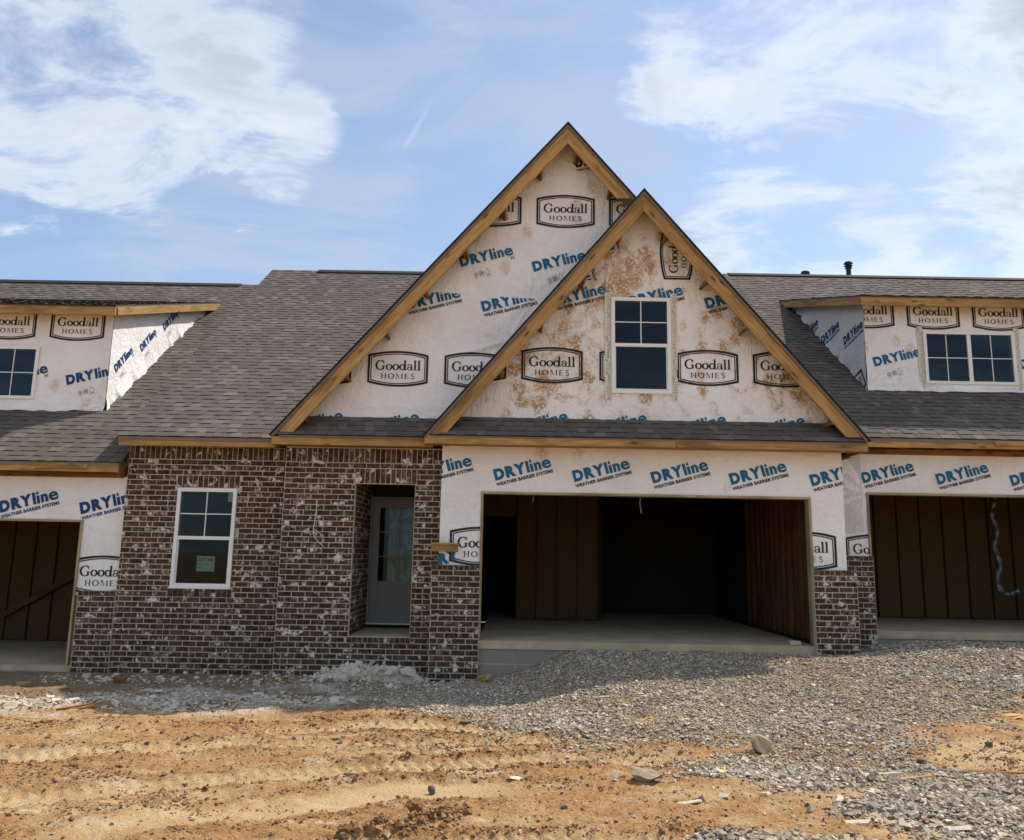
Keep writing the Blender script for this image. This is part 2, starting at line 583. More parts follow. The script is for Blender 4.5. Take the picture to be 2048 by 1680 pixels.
def mat_glass():
    m, t, out = new_mat('glass')
    lw = t.node('ShaderNodeFresnel', ins={'IOR': 1.45})
    n, _ = t.noise(wpos(t), 1.6, 2, 0.5)
    bmp = t.node('ShaderNodeBump', ins={'Height': n, 'Strength': 0.05, 'Distance': 0.02})
    g = t.node('ShaderNodeBsdfGlossy', ins={'Color': (0.32, 0.40, 0.50), 'Roughness': 0.01, 'Normal': bmp.outputs[0]})
    tr = t.node('ShaderNodeBsdfTransparent', ins={'Color': (0.80, 0.88, 0.86)})
    mx = t.node('ShaderNodeMixShader', ins={0: lw.outputs[0], 1: tr.outputs[0], 2: g.outputs[0]})
    t.l.new(mx.outputs[0], out.inputs[0])
    MAT['glass'] = m


mat_glass()


def mat_stone(name, stops, dusty=(0.42, 0.30, 0.17), dust=0.35):
    m, t, out = new_mat(name)
    p = wpos(t)
    r = rnd(t)
    col = t.ramp(r, stops)
    n, _ = t.noise(p, 60, 4, 0.6)
    n2, _ = t.noise(p, 1.4, 4, 0.6)
    col = t.mix(t.math('MULTIPLY', t.smooth(n, 0.4, 0.7), 0.4), col, [c * 0.5 for c in stops[0][1]])
    up = t.math('MAXIMUM', t.node('ShaderNodeSeparateXYZ', ins={0: t.node('ShaderNodeNewGeometry').outputs['Normal']}).outputs['Z'], 0.0)
    col = t.mix(t.math('MULTIPLY', t.math('MULTIPLY', t.smooth(n2, 0.40, 0.66), up), dust), col, dusty)
    principled(t, out, col, 0.95, n, 0.4, 0.006, 0.15)
    MAT[name] = m


mat_stone('gravel', [(0, (0.199, 0.171, 0.139)), (0.3, (0.410, 0.348, 0.274)), (0.55, (0.285, 0.253, 0.214)),
                     (0.75, (0.524, 0.445, 0.342)), (0.93, (0.638, 0.547, 0.427)), (1, (0.844, 0.764, 0.638))], dust=0.6)
mat_stone('clod', [(0, (0.22, 0.115, 0.05)), (0.35, (0.31, 0.185, 0.09)), (0.6, (0.17, 0.078, 0.033)),
                   (0.85, (0.36, 0.24, 0.13)), (1, (0.36, 0.30, 0.22))])
mat_stone('rock', [(0, (0.26, 0.215, 0.155)), (1, (0.34, 0.285, 0.205))], dust=0.75)
mat_stone('dark_rock', [(0, (0.09, 0.085, 0.085)), (1, (0.14, 0.13, 0.12))], dust=0.3)


def mat_ground():
    m, t, out = new_mat('soil')
    p = wpos(t)

    def att(nm):
        return t.node('ShaderNodeAttribute', attribute_name=nm).outputs['Fac']
    big, _ = t.noise(t.vec('MULTIPLY', p, (0.55, 1.3, 1)), 0.9, 6, 0.62, 0.7)
    mid, _ = t.noise(t.vec('MULTIPLY', p, (0.8, 1.4, 1)), 3.2, 7, 0.66, 0.4)
    fine, _ = t.noise(p, 28, 6, 0.68)
    crumb, _ = t.noise(p, 90, 4, 0.6)
    sand = t.mix(t.smooth(mid, 0.35, 0.65), (0.56, 0.40, 0.22), (0.48, 0.32, 0.155))
    clay = t.mix(t.smooth(fine, 0.3, 0.7), (0.46, 0.275, 0.130), (0.36, 0.185, 0.075))
    f = t.smooth(t.math('ADD', t.math('MULTIPLY', big, 0.62), t.math('MULTIPLY', mid, 0.42)), 0.42, 0.58)
    col = t.mix(f, sand, clay)
    col = t.mix(t.math('MULTIPLY', att('clay'), t.smooth(mid, 0.34, 0.6)), col, clay)
    col = t.mix(t.math('MULTIPLY', t.smooth(fine, 0.54, 0.68), 0.75), col, (0.20, 0.10, 0.042))
    col = t.mix(t.math('MULTIPLY', t.smooth(crumb, 0.54, 0.64), 0.65), col, (0.17, 0.095, 0.045))
    col = t.mix(t.math('MULTIPLY', t.math('SUBTRACT', 1.0, t.smooth(fine, 0.30, 0.43)), 0.5), col, (0.58, 0.44, 0.26))
    pd, _ = t.noise(t.vec('MULTIPLY', p, (0.7, 1.8, 1)), 1.7, 5, 0.6, 0.6)
    col = t.mix(t.math('MULTIPLY', t.smooth(pd, 0.56, 0.68), 0.55), col, (0.66, 0.55, 0.39))
    col = t.mix(t.math('MULTIPLY', att('smooth'), 0.75), col, (0.58, 0.42, 0.23))
    col = t.mix(t.math('MULTIPLY', t.math('MULTIPLY', att('berm'), t.smooth(mid, 0.36, 0.56)), t.smooth(fine, 0.34, 0.54)), col, (0.25, 0.118, 0.048))
    # grey dust and mortar by the brick wall
    dust = t.math('MULTIPLY', att('dust'), t.smooth(t.math('ADD', t.math('MULTIPLY', mid, 0.7), t.math('MULTIPLY', fine, 0.35)), 0.40, 0.56))
    col = t.mix(t.math('MULTIPLY', att('shade_tone'), 0.75), col, t.mix(t.smooth(fine, 0.35, 0.65), (0.27, 0.215, 0.150), (0.165, 0.115, 0.075)))  # house shade painted in as darker soil
    col = t.mix(dust, col, t.mix(t.smooth(fine, 0.35, 0.65), (0.74, 0.685, 0.61), (0.40, 0.345, 0.285)))
    gcol = t.mix(t.smooth(crumb, 0.35, 0.65), (0.36, 0.28, 0.19), (0.17, 0.135, 0.095))
    col = t.mix(t.math('MULTIPLY', att('gravel'), 0.85), col, gcol)
    h = t.math('ADD', t.math('MULTIPLY', fine, 1.0), t.math('ADD', t.math('MULTIPLY', crumb, 0.45), t.math('MULTIPLY', mid, 0.8)))
    principled(t, out, col, 0.97, h, 1.0, 0.03, 0.1)
    MAT['soil'] = m


mat_ground()

# ================================================================== GROUND
def gravel_front(x):
    return np.interp(x, [-2.2, -1.5, -0.9, 0.1, 0.7, 1.3, 2.4, 2.9, 3.6, 4.5, 6.0, 9.0],
                     [11.8, 9.9, 9.35, 8.75, 8.25, 8.45, 8.35, 8.0, 8.1, 8.9, 9.5, 9.6])


def ell(x, y, cx, cy, rx, ry, rot=0.0):
    c, s = math.cos(rot), math.sin(rot)
    dx, dy = x - cx, y - cy
    return np.sqrt(((dx * c + dy * s) / rx) ** 2 + ((-dx * s + dy * c) / ry) ** 2)


def gravel_mask(x, y):
    n = fbm(x * 1.1, y * 1.6, 5, 5, 0.6) * 0.9
    main = sstep(y - gravel_front(x) + n * 1.1, -0.45, 0.50)
    p2 = 1 - sstep(ell(x, y, 2.35, 7.15, 0.95, 0.36, 0.05) + n * 0.8, 0.75, 1.15)
    p3 = 1 - sstep(ell(x, y, 3.85, 6.1, 1.15, 1.1, -0.3) + n * 0.7, 0.7, 1.2)
    p5 = 0.55 * (1 - sstep(ell(x, y, 3.3, 7.5, 1.3, 0.9, 0.2) + n * 0.9, 0.6, 1.25))
    p4 = 1 - sstep(ell(x, y, 1.75, 5.2, 0.6, 0.28) + n * 0.8, 0.75, 1.15)
    sandpatch = 1 - sstep(ell(x, y, 4.75, 7.7, 1.0, 0.55, 0.1) + n * 0.4, 0.8, 1.1)
    return np.clip(np.maximum.reduce([main, p2, p3, p4, p5]) - sandpatch, 0, 1)


TRACKS = [  # centre lines of wheel tracks, half width, depth, tread
    ([(-5.5, 6.6), (-3.6, 7.35), (-2.0, 7.75), (-0.6, 7.70), (0.6, 8.15), (2.2, 8.35)], 0.17, 0.030, 1),
    ([(-5.5, 5.3), (-3.4, 6.2), (-2.0, 6.75), (-0.7, 6.95), (0.7, 7.45), (2.0, 7.70)], 0.17, 0.026, 1),
    ([(-2.9, 8.25), (-1.6, 8.60), (-0.6, 8.55), (0.5, 8.25)], 0.20, 0.024, 1),
    ([(-3.4, 4.6), (-2.2, 5.6), (-0.9, 6.35), (0.4, 6.45)], 0.22, 0.018, 0),
    ([(-2.0, 4.7), (-1.0, 5.15), (0.2, 5.35), (1.6, 5.25)], 0.14, 0.016, 1),
]


def track_field(x, y, full=False):
    """height change and smoothness from wheel tracks"""
    dh = np.zeros_like(x)
    sm = np.zeros_like(x)
    bm_ = np.zeros_like(x)
    for pts, hw, dep, tread in TRACKS:
        pts = np.array(pts)
        t = np.linspace(0, 1, 90)
        tt = np.linspace(0, 1, len(pts))
        cx, cy = np.interp(t, tt, pts[:, 0]), np.interp(t, tt, pts[:, 1])
        for _ in range(6):
            cx[1:-1] = (cx[:-2] + 2 * cx[1:-1] + cx[2:]) / 4
            cy[1:-1] = (cy[:-2] + 2 * cy[1:-1] + cy[2:]) / 4
        # all tracks run mostly along x, so the offset is measured across y
        sl = np.gradient(cy, cx)
        yc = np.interp(x, cx, cy)
        s = np.interp(x, cx, sl)
        d = (y - yc) / np.sqrt(1 + s * s) + 0.05 * vnoise(x * 1.3, y * 0.3, 31)
        inside = (x > cx[0]) & (x < cx[-1])
        fade = sstep(x, cx[0], cx[0] + 0.6) * (1 - sstep(x, cx[-1] - 0.8, cx[-1])) * inside
        fade = fade * (0.55 + 0.9 * np.clip(vnoise(x * 0.9, y * 0.2, 41) + 0.25, 0, 1))
        rut = 1 - sstep(np.abs(d), hw * 0.75, hw * 1.15)
        berm = np.exp(-((np.abs(d) - hw * 1.5) / (hw * 0.4)) ** 2)
        h = -dep * rut + dep * 0.75 * berm * (0.4 + 1.2 * np.clip(vnoise(x * 5, y * 5, 8) + 0.4, 0, 1))
        if tread:
            arc = x * 1.0 + np.abs(d) * 0.55
            h = h + rut * 0.015 * np.sign(np.sin(arc * 2 * math.pi / 0.105)) * sstep(np.abs(d), 0.01, 0.03)
        dh += h * fade
        sm = np.maximum(sm, rut * fade)
        bm_ = np.maximum(bm_, berm * fade)
    return (dh, sm, bm_) if full else (dh, sm)


def ground_base(x, y):
    x, y = np.asarray(x, float), np.asarray(y, float)
    ramp = sstep(y, 8.0, 11.5)
    z = 0.02 + 0.42 * sstep(x, -0.35, 1.25) * ramp
    z = z + 0.17 * sstep(x, 4.6, 6.4) * sstep(y, 9.0, 12.2)
    z = z - 0.075 * (1 - sstep(x, -1.2, -0.3)) * sstep(y, 8.6, 11.2)
    z = z + 0.10 * np.exp(-(((x + 2.0) / 0.75) ** 2 + ((y - 11.75) / 0.4) ** 2))
    z = z + 0.06 * np.exp(-(((x + 3.3) / 0.5) ** 2 + ((y - 11.8) / 0.4) ** 2))
    return z


def ground_h(x, y):
    x, y = np.asarray(x, float), np.asarray(y, float)
    z = ground_base(x, y)
    near = (1 - sstep(np.abs(x), 9, 14)) * (1 - sstep(y, 12.2, 12.6)) * sstep(y, 2.0, 3.5)
    gm = gravel_mask(x, y)
    dh, sm = track_field(x, y)
    rough = 1 - 0.75 * sm
    big = 0.085 * fbm(x * 0.7, y * 1.0, 3, 2) * (1 - sstep(y, 10.8, 11.8))
    lump = 0.040 * np.abs(fbm(x * 2.6, y * 3.6, 4, 9)) * rough
    rid = 0.028 * (0.35 - np.abs(fbm(x * 2.2 + 4, y * 4.5, 4, 21))) * rough
    crumbs = 0.020 * fbm(x * 14, y * 16, 3, 13, 0.6) * rough
    # bank of pushed-up clay across the foreground
    bank = 0.07 * np.exp(-((y - (5.10 + 0.72 * (x + 1.25)) + 0.10 * vnoise(x * 2, y, 5)) / 0.10) ** 2) * sstep(x, -2.2, -1.7) * (1 - sstep(x, -0.5, -0.1)) \
        * (0.6 + 1.2 * np.clip(vnoise(x * 9, y * 9, 3) + .4, 0, 1))
    return z + near * (big + lump + rid + crumbs + dh + bank) - 0.02


def lines(breaks):
    out = [breaks[0][0]]
    for a, b, st in breaks:
        n = max(1, int(round((b - a) / st)))
        out += list(np.linspace(a, b, n + 1)[1:])
    return np.array(out)


xs = lines([(-600, -150, 150), (-150, -30, 40), (-30, -14, 4), (-14, -8.5, 0.5), (-8.5, -6.2, 0.06), (-6.2, 6.2, 0.024),
            (6.2, 9.0, 0.06), (9, 14, 0.5), (14, 30, 4), (30, 150, 40), (150, 600, 150)])
ys = lines([(-500, -100, 100), (-100, -20, 20), (-20, 2.5, 2.5), (2.5, 4.2, 0.08), (4.2, 7.6, 0.019), (7.6, 12.4, 0.028),
            (12.4, 13.0, 0.3), (13, 30, 4), (30, 150, 40), (150, 600, 150)])
GX, GY = np.meshgrid(xs, ys)
GZ = ground_h(GX, GY)
# under the houses the soil is flat and low
GZ = np.where(GY > 12.45, -0.18, GZ)
nx, ny = len(xs), len(ys)
gv = np.stack([GX.ravel(), GY.ravel(), GZ.ravel()], 1)
idx = np.arange(nx * ny).reshape(ny, nx)
gf = np.stack([idx[:-1, :-1].ravel(), idx[:-1, 1:].ravel(), idx[1:, 1:].ravel(), idx[1:, :-1].ravel()], 1)


def fast_mesh(name, v, f, mat, smooth=False):
    """quads from arrays"""
    me = bpy.data.meshes.new(name)
    v = np.asarray(v, np.float32)
    f = np.asarray(f, np.int32)
    k_ = f.shape[1]
    me.vertices.add(len(v))
    me.vertices.foreach_set('co', v.ravel())
    me.loops.add(f.size)
    me.loops.foreach_set('vertex_index', f.ravel())
    me.polygons.add(len(f))
    me.polygons.foreach_set('loop_start', np.arange(0, f.size, k_, dtype=np.int32))
    me.polygons.foreach_set('use_smooth', np.full(len(f), bool(smooth)))
    me.update(calc_edges=True)
    me.validate()
    me.materials.append(mat)
    return me


gm_ = fast_mesh('ground', gv, gf, MAT['soil'], True)
fx, fy = gv[:, 0], gv[:, 1]
dmask = 1 - sstep(ell(fx, fy, -3.3, 10.15, 2.3, 0.85, 0.12) + fbm(fx * 1.2, fy * 2.0, 4, 3) * 0.9, 0.65, 1.15)
dmask = np.maximum(dmask, 1 - sstep(ell(fx, fy, -5.6, 9.75, 1.0, 0.55) + fbm(fx * 1.5, fy * 2.5, 4, 7) * 0.8, 0.6, 1.1))
dmask = np.maximum(dmask, 0.9 * (1 - sstep(ell(fx, fy, -2.2, 11.5, 1.0, 0.45) + fbm(fx * 2, fy * 2, 4, 17) * 0.6, 0.7, 1.1)))
dmask = np.maximum(dmask, 0.6 * (1 - sstep(ell(fx, fy, 5.2, 11.55, 0.9, 0.25) + fbm(fx * 2, fy * 2, 4, 17) * 0.6, 0.7, 1.1)))
shade_tone = sstep(fy + fbm(fx * 0.8, fy * 1.2, 4, 19) * 0.9, 9.35, 9.9) * (1 - sstep(fx, 7.5, 9))  # brown-grey of the houses' shade area, painted into the soil
clay = sstep(fbm(fx * 0.55, fy * 1.1, 4, 23), -0.05, 0.30) * (0.5 + 0.5 * sstep(fx, -2, 3))
_, smt, bmt = track_field(fx, fy, True)
bankm = np.exp(-((fy - (5.10 + 0.72 * (fx + 1.25))) / 0.16) ** 2) * sstep(fx, -2.2, -1.7) * (1 - sstep(fx, -0.5, -0.1))
bmt = np.maximum(bmt * 0.8, bankm)
smt = np.maximum(smt, 1 - sstep(ell(fx, fy, 4.75, 7.75, 1.0, 0.55, 0.1) + fbm(fx * 1.1, fy * 1.6, 4, 5) * .4, 0.7, 1.1))
for nm, arr in (('gravel', gravel_mask(fx, fy)), ('dust', np.clip(dmask, 0, 1)), ('shade_tone', shade_tone), ('clay', clay), ('smooth', np.clip(smt, 0, 1)), ('berm', np.clip(bmt, 0, 1))):
    a = gm_.attributes.new(nm, 'FLOAT', 'POINT')
    a.data.foreach_set('value', arr.astype(np.float32))
ground = bpy.data.objects.new('ground', gm_)
link(ground)
tag(ground, 'orange and tan rutted construction dirt in front of the townhouses', 'ground', kind='structure')


def rot_mats(n):
    q = RNG.normal(size=(n, 4))
    q /= np.linalg.norm(q, axis=1)[:, None]
    w, x, y, z = q.T
    return np.stack([np.stack([1 - 2 * (y * y + z * z), 2 * (x * y - z * w), 2 * (x * z + y * w)], 1),
                     np.stack([2 * (x * y + z * w), 1 - 2 * (x * x + z * z), 2 * (y * z - x * w)], 1),
                     np.stack([2 * (x * z - y * w), 2 * (y * z + x * w), 1 - 2 * (x * x + y * y)], 1)], 1)


CUBE = np.array([(-1, -1, -1), (1, -1, -1), (1, 1, -1), (-1, 1, -1), (-1, -1, 1), (1, -1, 1), (1, 1, 1), (-1, 1, 1)], float) * 0.62


def stones(name, x, y, size, mat, flat=0.62, sink=0.25, label=None):
    n = len(x)
    v = CUBE[None] * (1 + RNG.uniform(-0.42, 0.42, (n, 8, 1))) + RNG.normal(0, 0.14, (n, 8, 3))
    v = v * RNG.uniform(0.65, 1.3, (n, 1, 3))
    v = np.einsum('nij,nkj->nki', rot_mats(n), v)
    v[:, :, 2] *= flat
    v = v * (size[:, None, None] * 0.5)
    z = ground_h(x, y)
    v[:, :, 0] += x[:, None]
    v[:, :, 1] += y[:, None]
    v[:, :, 2] += (z + size * flat * 0.5 * (1 - 2 * sink))[:, None]
    f = (np.array(BF)[None] + (np.arange(n) * 8)[:, None, None]).reshape(-1, 4)
    me = fast_mesh(name, v.reshape(-1, 3), f, mat)
    a = me.attributes.new('rnd', 'FLOAT', 'FACE')
    a.data.foreach_set('value', np.repeat(RNG.random(n), 6).astype(np.float32))
    o = bpy.data.objects.new(name, me)
    link(o)
    return tag(o, label, name.split('_')[-1], kind='stuff')


# gravel: drive in front of the garages and the spill lower right
N0 = 230000
gx, gy = RNG.uniform(-2.2, 7.8, N0), RNG.uniform(4.6, 12.3, N0)
keep = RNG.random(N0) < gravel_mask(gx, gy) * (0.97 - 0.55 * sstep(fbm(gx * 1.0, gy * 1.9, 4, 35), 0.05, 0.40) * sstep(gx, 0.5, 3.0)) + 0.010 * sstep(gx, -1, 2) + 0.06 * sstep(gx, 1.0, 3.0) * sstep(fbm(gx * 1.2, gy * 1.8, 4, 15), -.1, .3)
# nothing under slabs or piers
keep &= ~((gy > 11.80) & (gx > -1.2) & (gx < 5.3))
gx, gy = gx[keep], gy[keep]
gs = RNG.lognormal(math.log(0.022), 0.40, len(gx)).clip(0.009, 0.062)
gs *= 1 + 0.35 * (gy < 7.0)
stones('gravel', gx, gy, gs, MAT['gravel'], 0.62, 0.3, 'grey crushed stone spread before the garages and at lower right')
# crumbs of dried clay over the dirt
N1 = 170000
cx_, cy_ = RNG.uniform(-6.5, 6.5, N1), RNG.uniform(4.5, 11.9, N1)
dens = 0.10 + 0.90 * sstep(fbm(cx_ * 1.3, cy_ * 2.6, 5, 27, 0.6), 0.02, 0.42)
_, sm_, bm2 = track_field(cx_, cy_, True)
keep = (RNG.random(N1) < np.maximum(dens * (1 - 0.8 * sm_), 0.9 * bm2)) & (gravel_mask(cx_, cy_) < 0.6) & ~((cy_ > 11.80) & (cx_ > -1.2))
cx_, cy_ = cx_[keep], cy_[keep]
cs = RNG.lognormal(math.log(0.0125), 0.55, len(cx_)).clip(0.005, 0.06)
stones('dirt_crumbs', cx_, cy_, cs, MAT['clod'], 0.7, 0.3, 'small dry clay crumbs scattered over the rutted dirt')
# clay clods along the pushed-up bank
N2 = 1400
bx = RNG.uniform(-1.95, -0.25, N2)
by = 5.10 + 0.72 * (bx + 1.25) + RNG.normal(0, 0.075, N2)
bs = RNG.lognormal(math.log(0.020), 0.5, N2).clip(0.008, 0.07)
stones('clay_clods', bx, by, bs, MAT['clod'], 0.75, 0.25, 'row of broken red clay clods along the bottom edge')
# mortar crumbs and rubble in the shade by the brick wall
N3 = 3800
rx_, ry_ = RNG.uniform(-6.6, -0.9, N3), RNG.uniform(9.2, 12.05, N3)
pr = np.maximum(1 - sstep(ell(rx_, ry_, -3.6, 10.1, 2.5, 0.85, 0.12), 0.5, 1.2), 0.7 * sstep(ry_, 10.9, 11.8))
keep = RNG.random(N3) < pr
rx_, ry_ = rx_[keep], ry_[keep]
rs = RNG.lognormal(math.log(0.032), 0.55, len(rx_)).clip(0.012, 0.13)
stones('mortar_rubble', rx_, ry_, rs, MAT['rubble'], 0.6, 0.3, 'pale broken mortar and dust crumbs by the brick wall')

# ================================================================== PRINT (flat lettering)
def text_mesh(s, offset=0.0, spacing=1.0):
    """triangles of a text line in a unit frame: (verts Nx2, faces)"""
    cu = bpy.data.curves.new('t', 'FONT')
    cu.body = s
    cu.offset = offset
    cu.space_character = spacing
    cu.resolution_u = 4
    o = bpy.data.objects.new('t', cu)
    COL.objects.link(o)
    dg = bpy.context.evaluated_depsgraph_get()
    me = bpy.data.meshes.new_from_object(o.evaluated_get(dg))
    v = np.array([tuple(p.co)[:2] for p in me.vertices])
    f = [tuple(p.vertices) for p in me.polygons]
    bpy.data.objects.remove(o)
    bpy.data.meshes.remove(me)
    bpy.data.curves.remove(cu)
    return v, f


def fit(vf, x0, x1, y0, y1, ref=None):
    v, f = vf
    lo, hi = (v.min(0), v.max(0)) if ref is None else ref
    w = (v - lo) / (hi - lo)
    return np.stack([x0 + w[:, 0] * (x1 - x0), y0 + w[:, 1] * (y1 - y0)], 1), f


def merge2(parts):
    V, Fc, n = [], [], 0
    for v, f in parts:
        V.append(np.asarray(v, float))
        Fc += [tuple(i + n for i in q) for q in f]
        n += len(v)
    return np.concatenate(V), Fc


def stroke(pts, wmax, wmin, closed=False):
    """pen stroke, thick where it runs up and down, thin where it runs across"""
    p = np.array(pts, float)
    if closed:
        t = np.roll(p, -1, 0) - np.roll(p, 1, 0)
    else:
        t = np.gradient(p, axis=0)
    t /= np.linalg.norm(t, axis=1)[:, None] + 1e-9
    w = wmin + (wmax - wmin) * np.abs(t[:, 1]) ** 1.5
    nrm = np.stack([-t[:, 1], t[:, 0]], 1)
    a, b = p + nrm * w[:, None] / 2, p - nrm * w[:, None] / 2
    n = len(p)
    v = np.concatenate([a, b])
    rng = range(n) if closed else range(n - 1)
    return v, [(i, (i + 1) % n, n + (i + 1) % n, n + i) for i in rng]


def arc(cx, cy, rx, ry, a0, a1, n=14):
    a = np.radians(np.linspace(a0, a1, n))
    return np.stack([cx + rx * np.cos(a), cy + ry * np.sin(a)], 1)


def ring(cx, cy, rx, ry, wm, wn, n=20):
    return stroke(arc(cx, cy, rx, ry, 0, 360, n + 1)[:-1], wm, wn, True)


def rect(x0, x1, y0, y1):
    return np.array([(x0, y0), (x1, y0), (x1, y1), (x0, y1)]), [(0, 1, 2, 3)]


def poly(*pts):
    return np.array(pts, float), [tuple(range(len(pts)))]


def g_o(x):
    return [ring(x + .30, .31, .235, .28, .165, .075)], .60


def g_d(x):
    return [ring(x + .28, .31, .215, .28, .16, .075), rect(x + .45, x + .61, .0, 1.02),
            poly((x + .36, .98), (x + .47, .93), (x + .60, 1.02), (x + .60, 1.04)), poly((x + .47, 0), (x + .70, 0.0), (x + .70, .05), (x + .6, .09))], .70


def g_l(x):
    return [rect(x + .09, x + .25, .0, 1.02), poly((x, .98), (x + .10, .93), (x + .23, 1.02), (x + .23, 1.04)), rect(x, x + .33, 0, .05)], .34


def g_a(x):
    return [stroke(np.concatenate([arc(x + .24, .42, .19, .17, 165, 20, 10), [(x + .42, .38), (x + .42, .2), (x + .43, .06)]]), .12, .06),
            ring(x + .22, .17, .17, .15, .12, .05, 14), poly((x + .36, 0), (x + .54, 0), (x + .54, .05), (x + .46, .10)),
            poly((x + .04, .40), (x + .15, .40), (x + .13, .50), (x + .05, .50))], .54


def g_G(x):
    return [stroke(arc(x + .45, .5, .385, .475, 42, 318, 22), .18, .08), rect(x + .64, x + .80, .06, .42), rect(x + .56, x + .88, .40, .45),
            poly((x + .70, .62), (x + .76, .62), (x + .77, .98), (x + .72, .92))], .92


def g_H(x):
    return [rect(x + .05, x + .18, 0, 1), rect(x + .56, x + .69, 0, 1), rect(x + .18, x + .56, .465, .535)] + \
        [rect(x + a, x + a + .22, b, b + .045) for a in (0, .52) for b in (0, .955)], .74


def g_O(x):
    return [ring(x + .43, .5, .36, .46, .15, .075, 22)], .86


def g_M(x):
    return [rect(x + .07, x + .12, 0, 1), rect(x + .79, x + .92, 0, 1), poly((x + .07, 1), (x + .19, 1), (x + .50, .12), (x + .44, .02)),
            poly((x + .44, .02), (x + .50, .12), (x + .83, 1), (x + .80, .86))] + [rect(x + a, x + a + .2, 0, .045) for a in (0, .76)] + \
        [rect(x, x + .14, .955, 1), rect(x + .82, x + .97, .955, 1)], .97


def g_E(x):
    return [rect(x + .05, x + .18, 0, 1), rect(x, x + .55, 0, .05), rect(x, x + .52, .95, 1), rect(x + .16, x + .42, .49, .54),
            rect(x + .52, x + .56, 0, .2), rect(x + .49, x + .53, .8, 1), rect(x + .40, x + .435, .4, .63)], .60


def g_S(x):
    return [stroke(np.concatenate([arc(x + .27, .75, .19, .22, 25, 270, 12), arc(x + .27, .27, .21, .25, 90, -155, 12)]), .09, .14)], .54


def setline(seq, gap):
    x, out = 0.0, []
    for g in seq:
        parts, adv = g(x)
        out += parts
        x += adv + gap
    return merge2(out)


GOODALL = fit(setline([g_G, g_o, g_o, g_d, g_a, g_l, g_l], 0.02), -0.356, 0.356, -0.023, 0.140)
HOMES = fit(setline([g_H, g_O, g_M, g_E, g_S], 0.24), -0.262, 0.262, -0.163, -0.072)


def plaque():
    def outline(hw, he, hm, n=16):
        x = np.linspace(-hw, hw, n)
        top = he + (hm - he) * (1 - (x / hw) ** 2)
        return np.concatenate([np.stack([x, top], 1), np.stack([x[::-1], -top[::-1]], 1)])

    def band(o, i):
        n = len(o)
        return np.concatenate([o, i]), [(j, (j + 1) % n, n + (j + 1) % n, n + j) for j in range(n)]
    return merge2([band(outline(.474, .224, .287), outline(.440, .195, .255)),
                   band(outline(.428, .186, .245), outline(.413, .173, .231))])


PLAQUE = merge2([plaque(), GOODALL, HOMES])


def tline(s, x0, x1, y0, y1, off):
    return fit(text_mesh(s, off), x0, x1, y0, y1)


DRY_BIG = merge2([tline('D', 0.0, 0.155, 0, .176, .065), tline('R', 0.175, 0.330, 0, .176, .065), tline('Y', 0.312, 0.485, 0, .176, .065),
                  tline('l', 0.496, 0.541, 0, .180, .02), tline('n', 0.617, 0.722, 0, .126, .05), tline('e', 0.735, 0.872, -.004, .130, .028),
                  rect(.555, .600, 0, .122), poly((.556, .150), (.566, .138), (.587, .138), (.597, .150), (.592, .168), (.578, .195), (.563, .168))])
DRY_SUB = tline('WEATHER BARRIER SYSTEMS', -0.002, 0.876, -.086, -.034, .035)
DRY_W = tline('W', .80, .872, -.085, -.018, 0.0)


def icons():
    out = []
    out.append(ring(.245, -.045, .030, .030, .008, .008, 16))
    out.append(rect(.23, .26, -.052, -.038))
    for (a, b, c, d) in ((.30, .37, -.015, -.006), (.30, .37, -.082, -.07), (.30, .308, -.07, -.015), (.362, .37, -.07, -.015), (.315, .355, -.055, -.03)):
        out.append(rect(a, b, c, d))
    out.append(stroke(np.concatenate([[(.435, .02), (.405, -.03)], arc(.435, -.045, .036, .036, 160, 380, 12), [(.465, -.03), (.435, .02)]]), .005, .005))
    out.append(rect(.40, .475, -.105, -.095))
    out.append(rect(.21, .275, -.10, -.092))
    return merge2(out)


ICONS = icons()


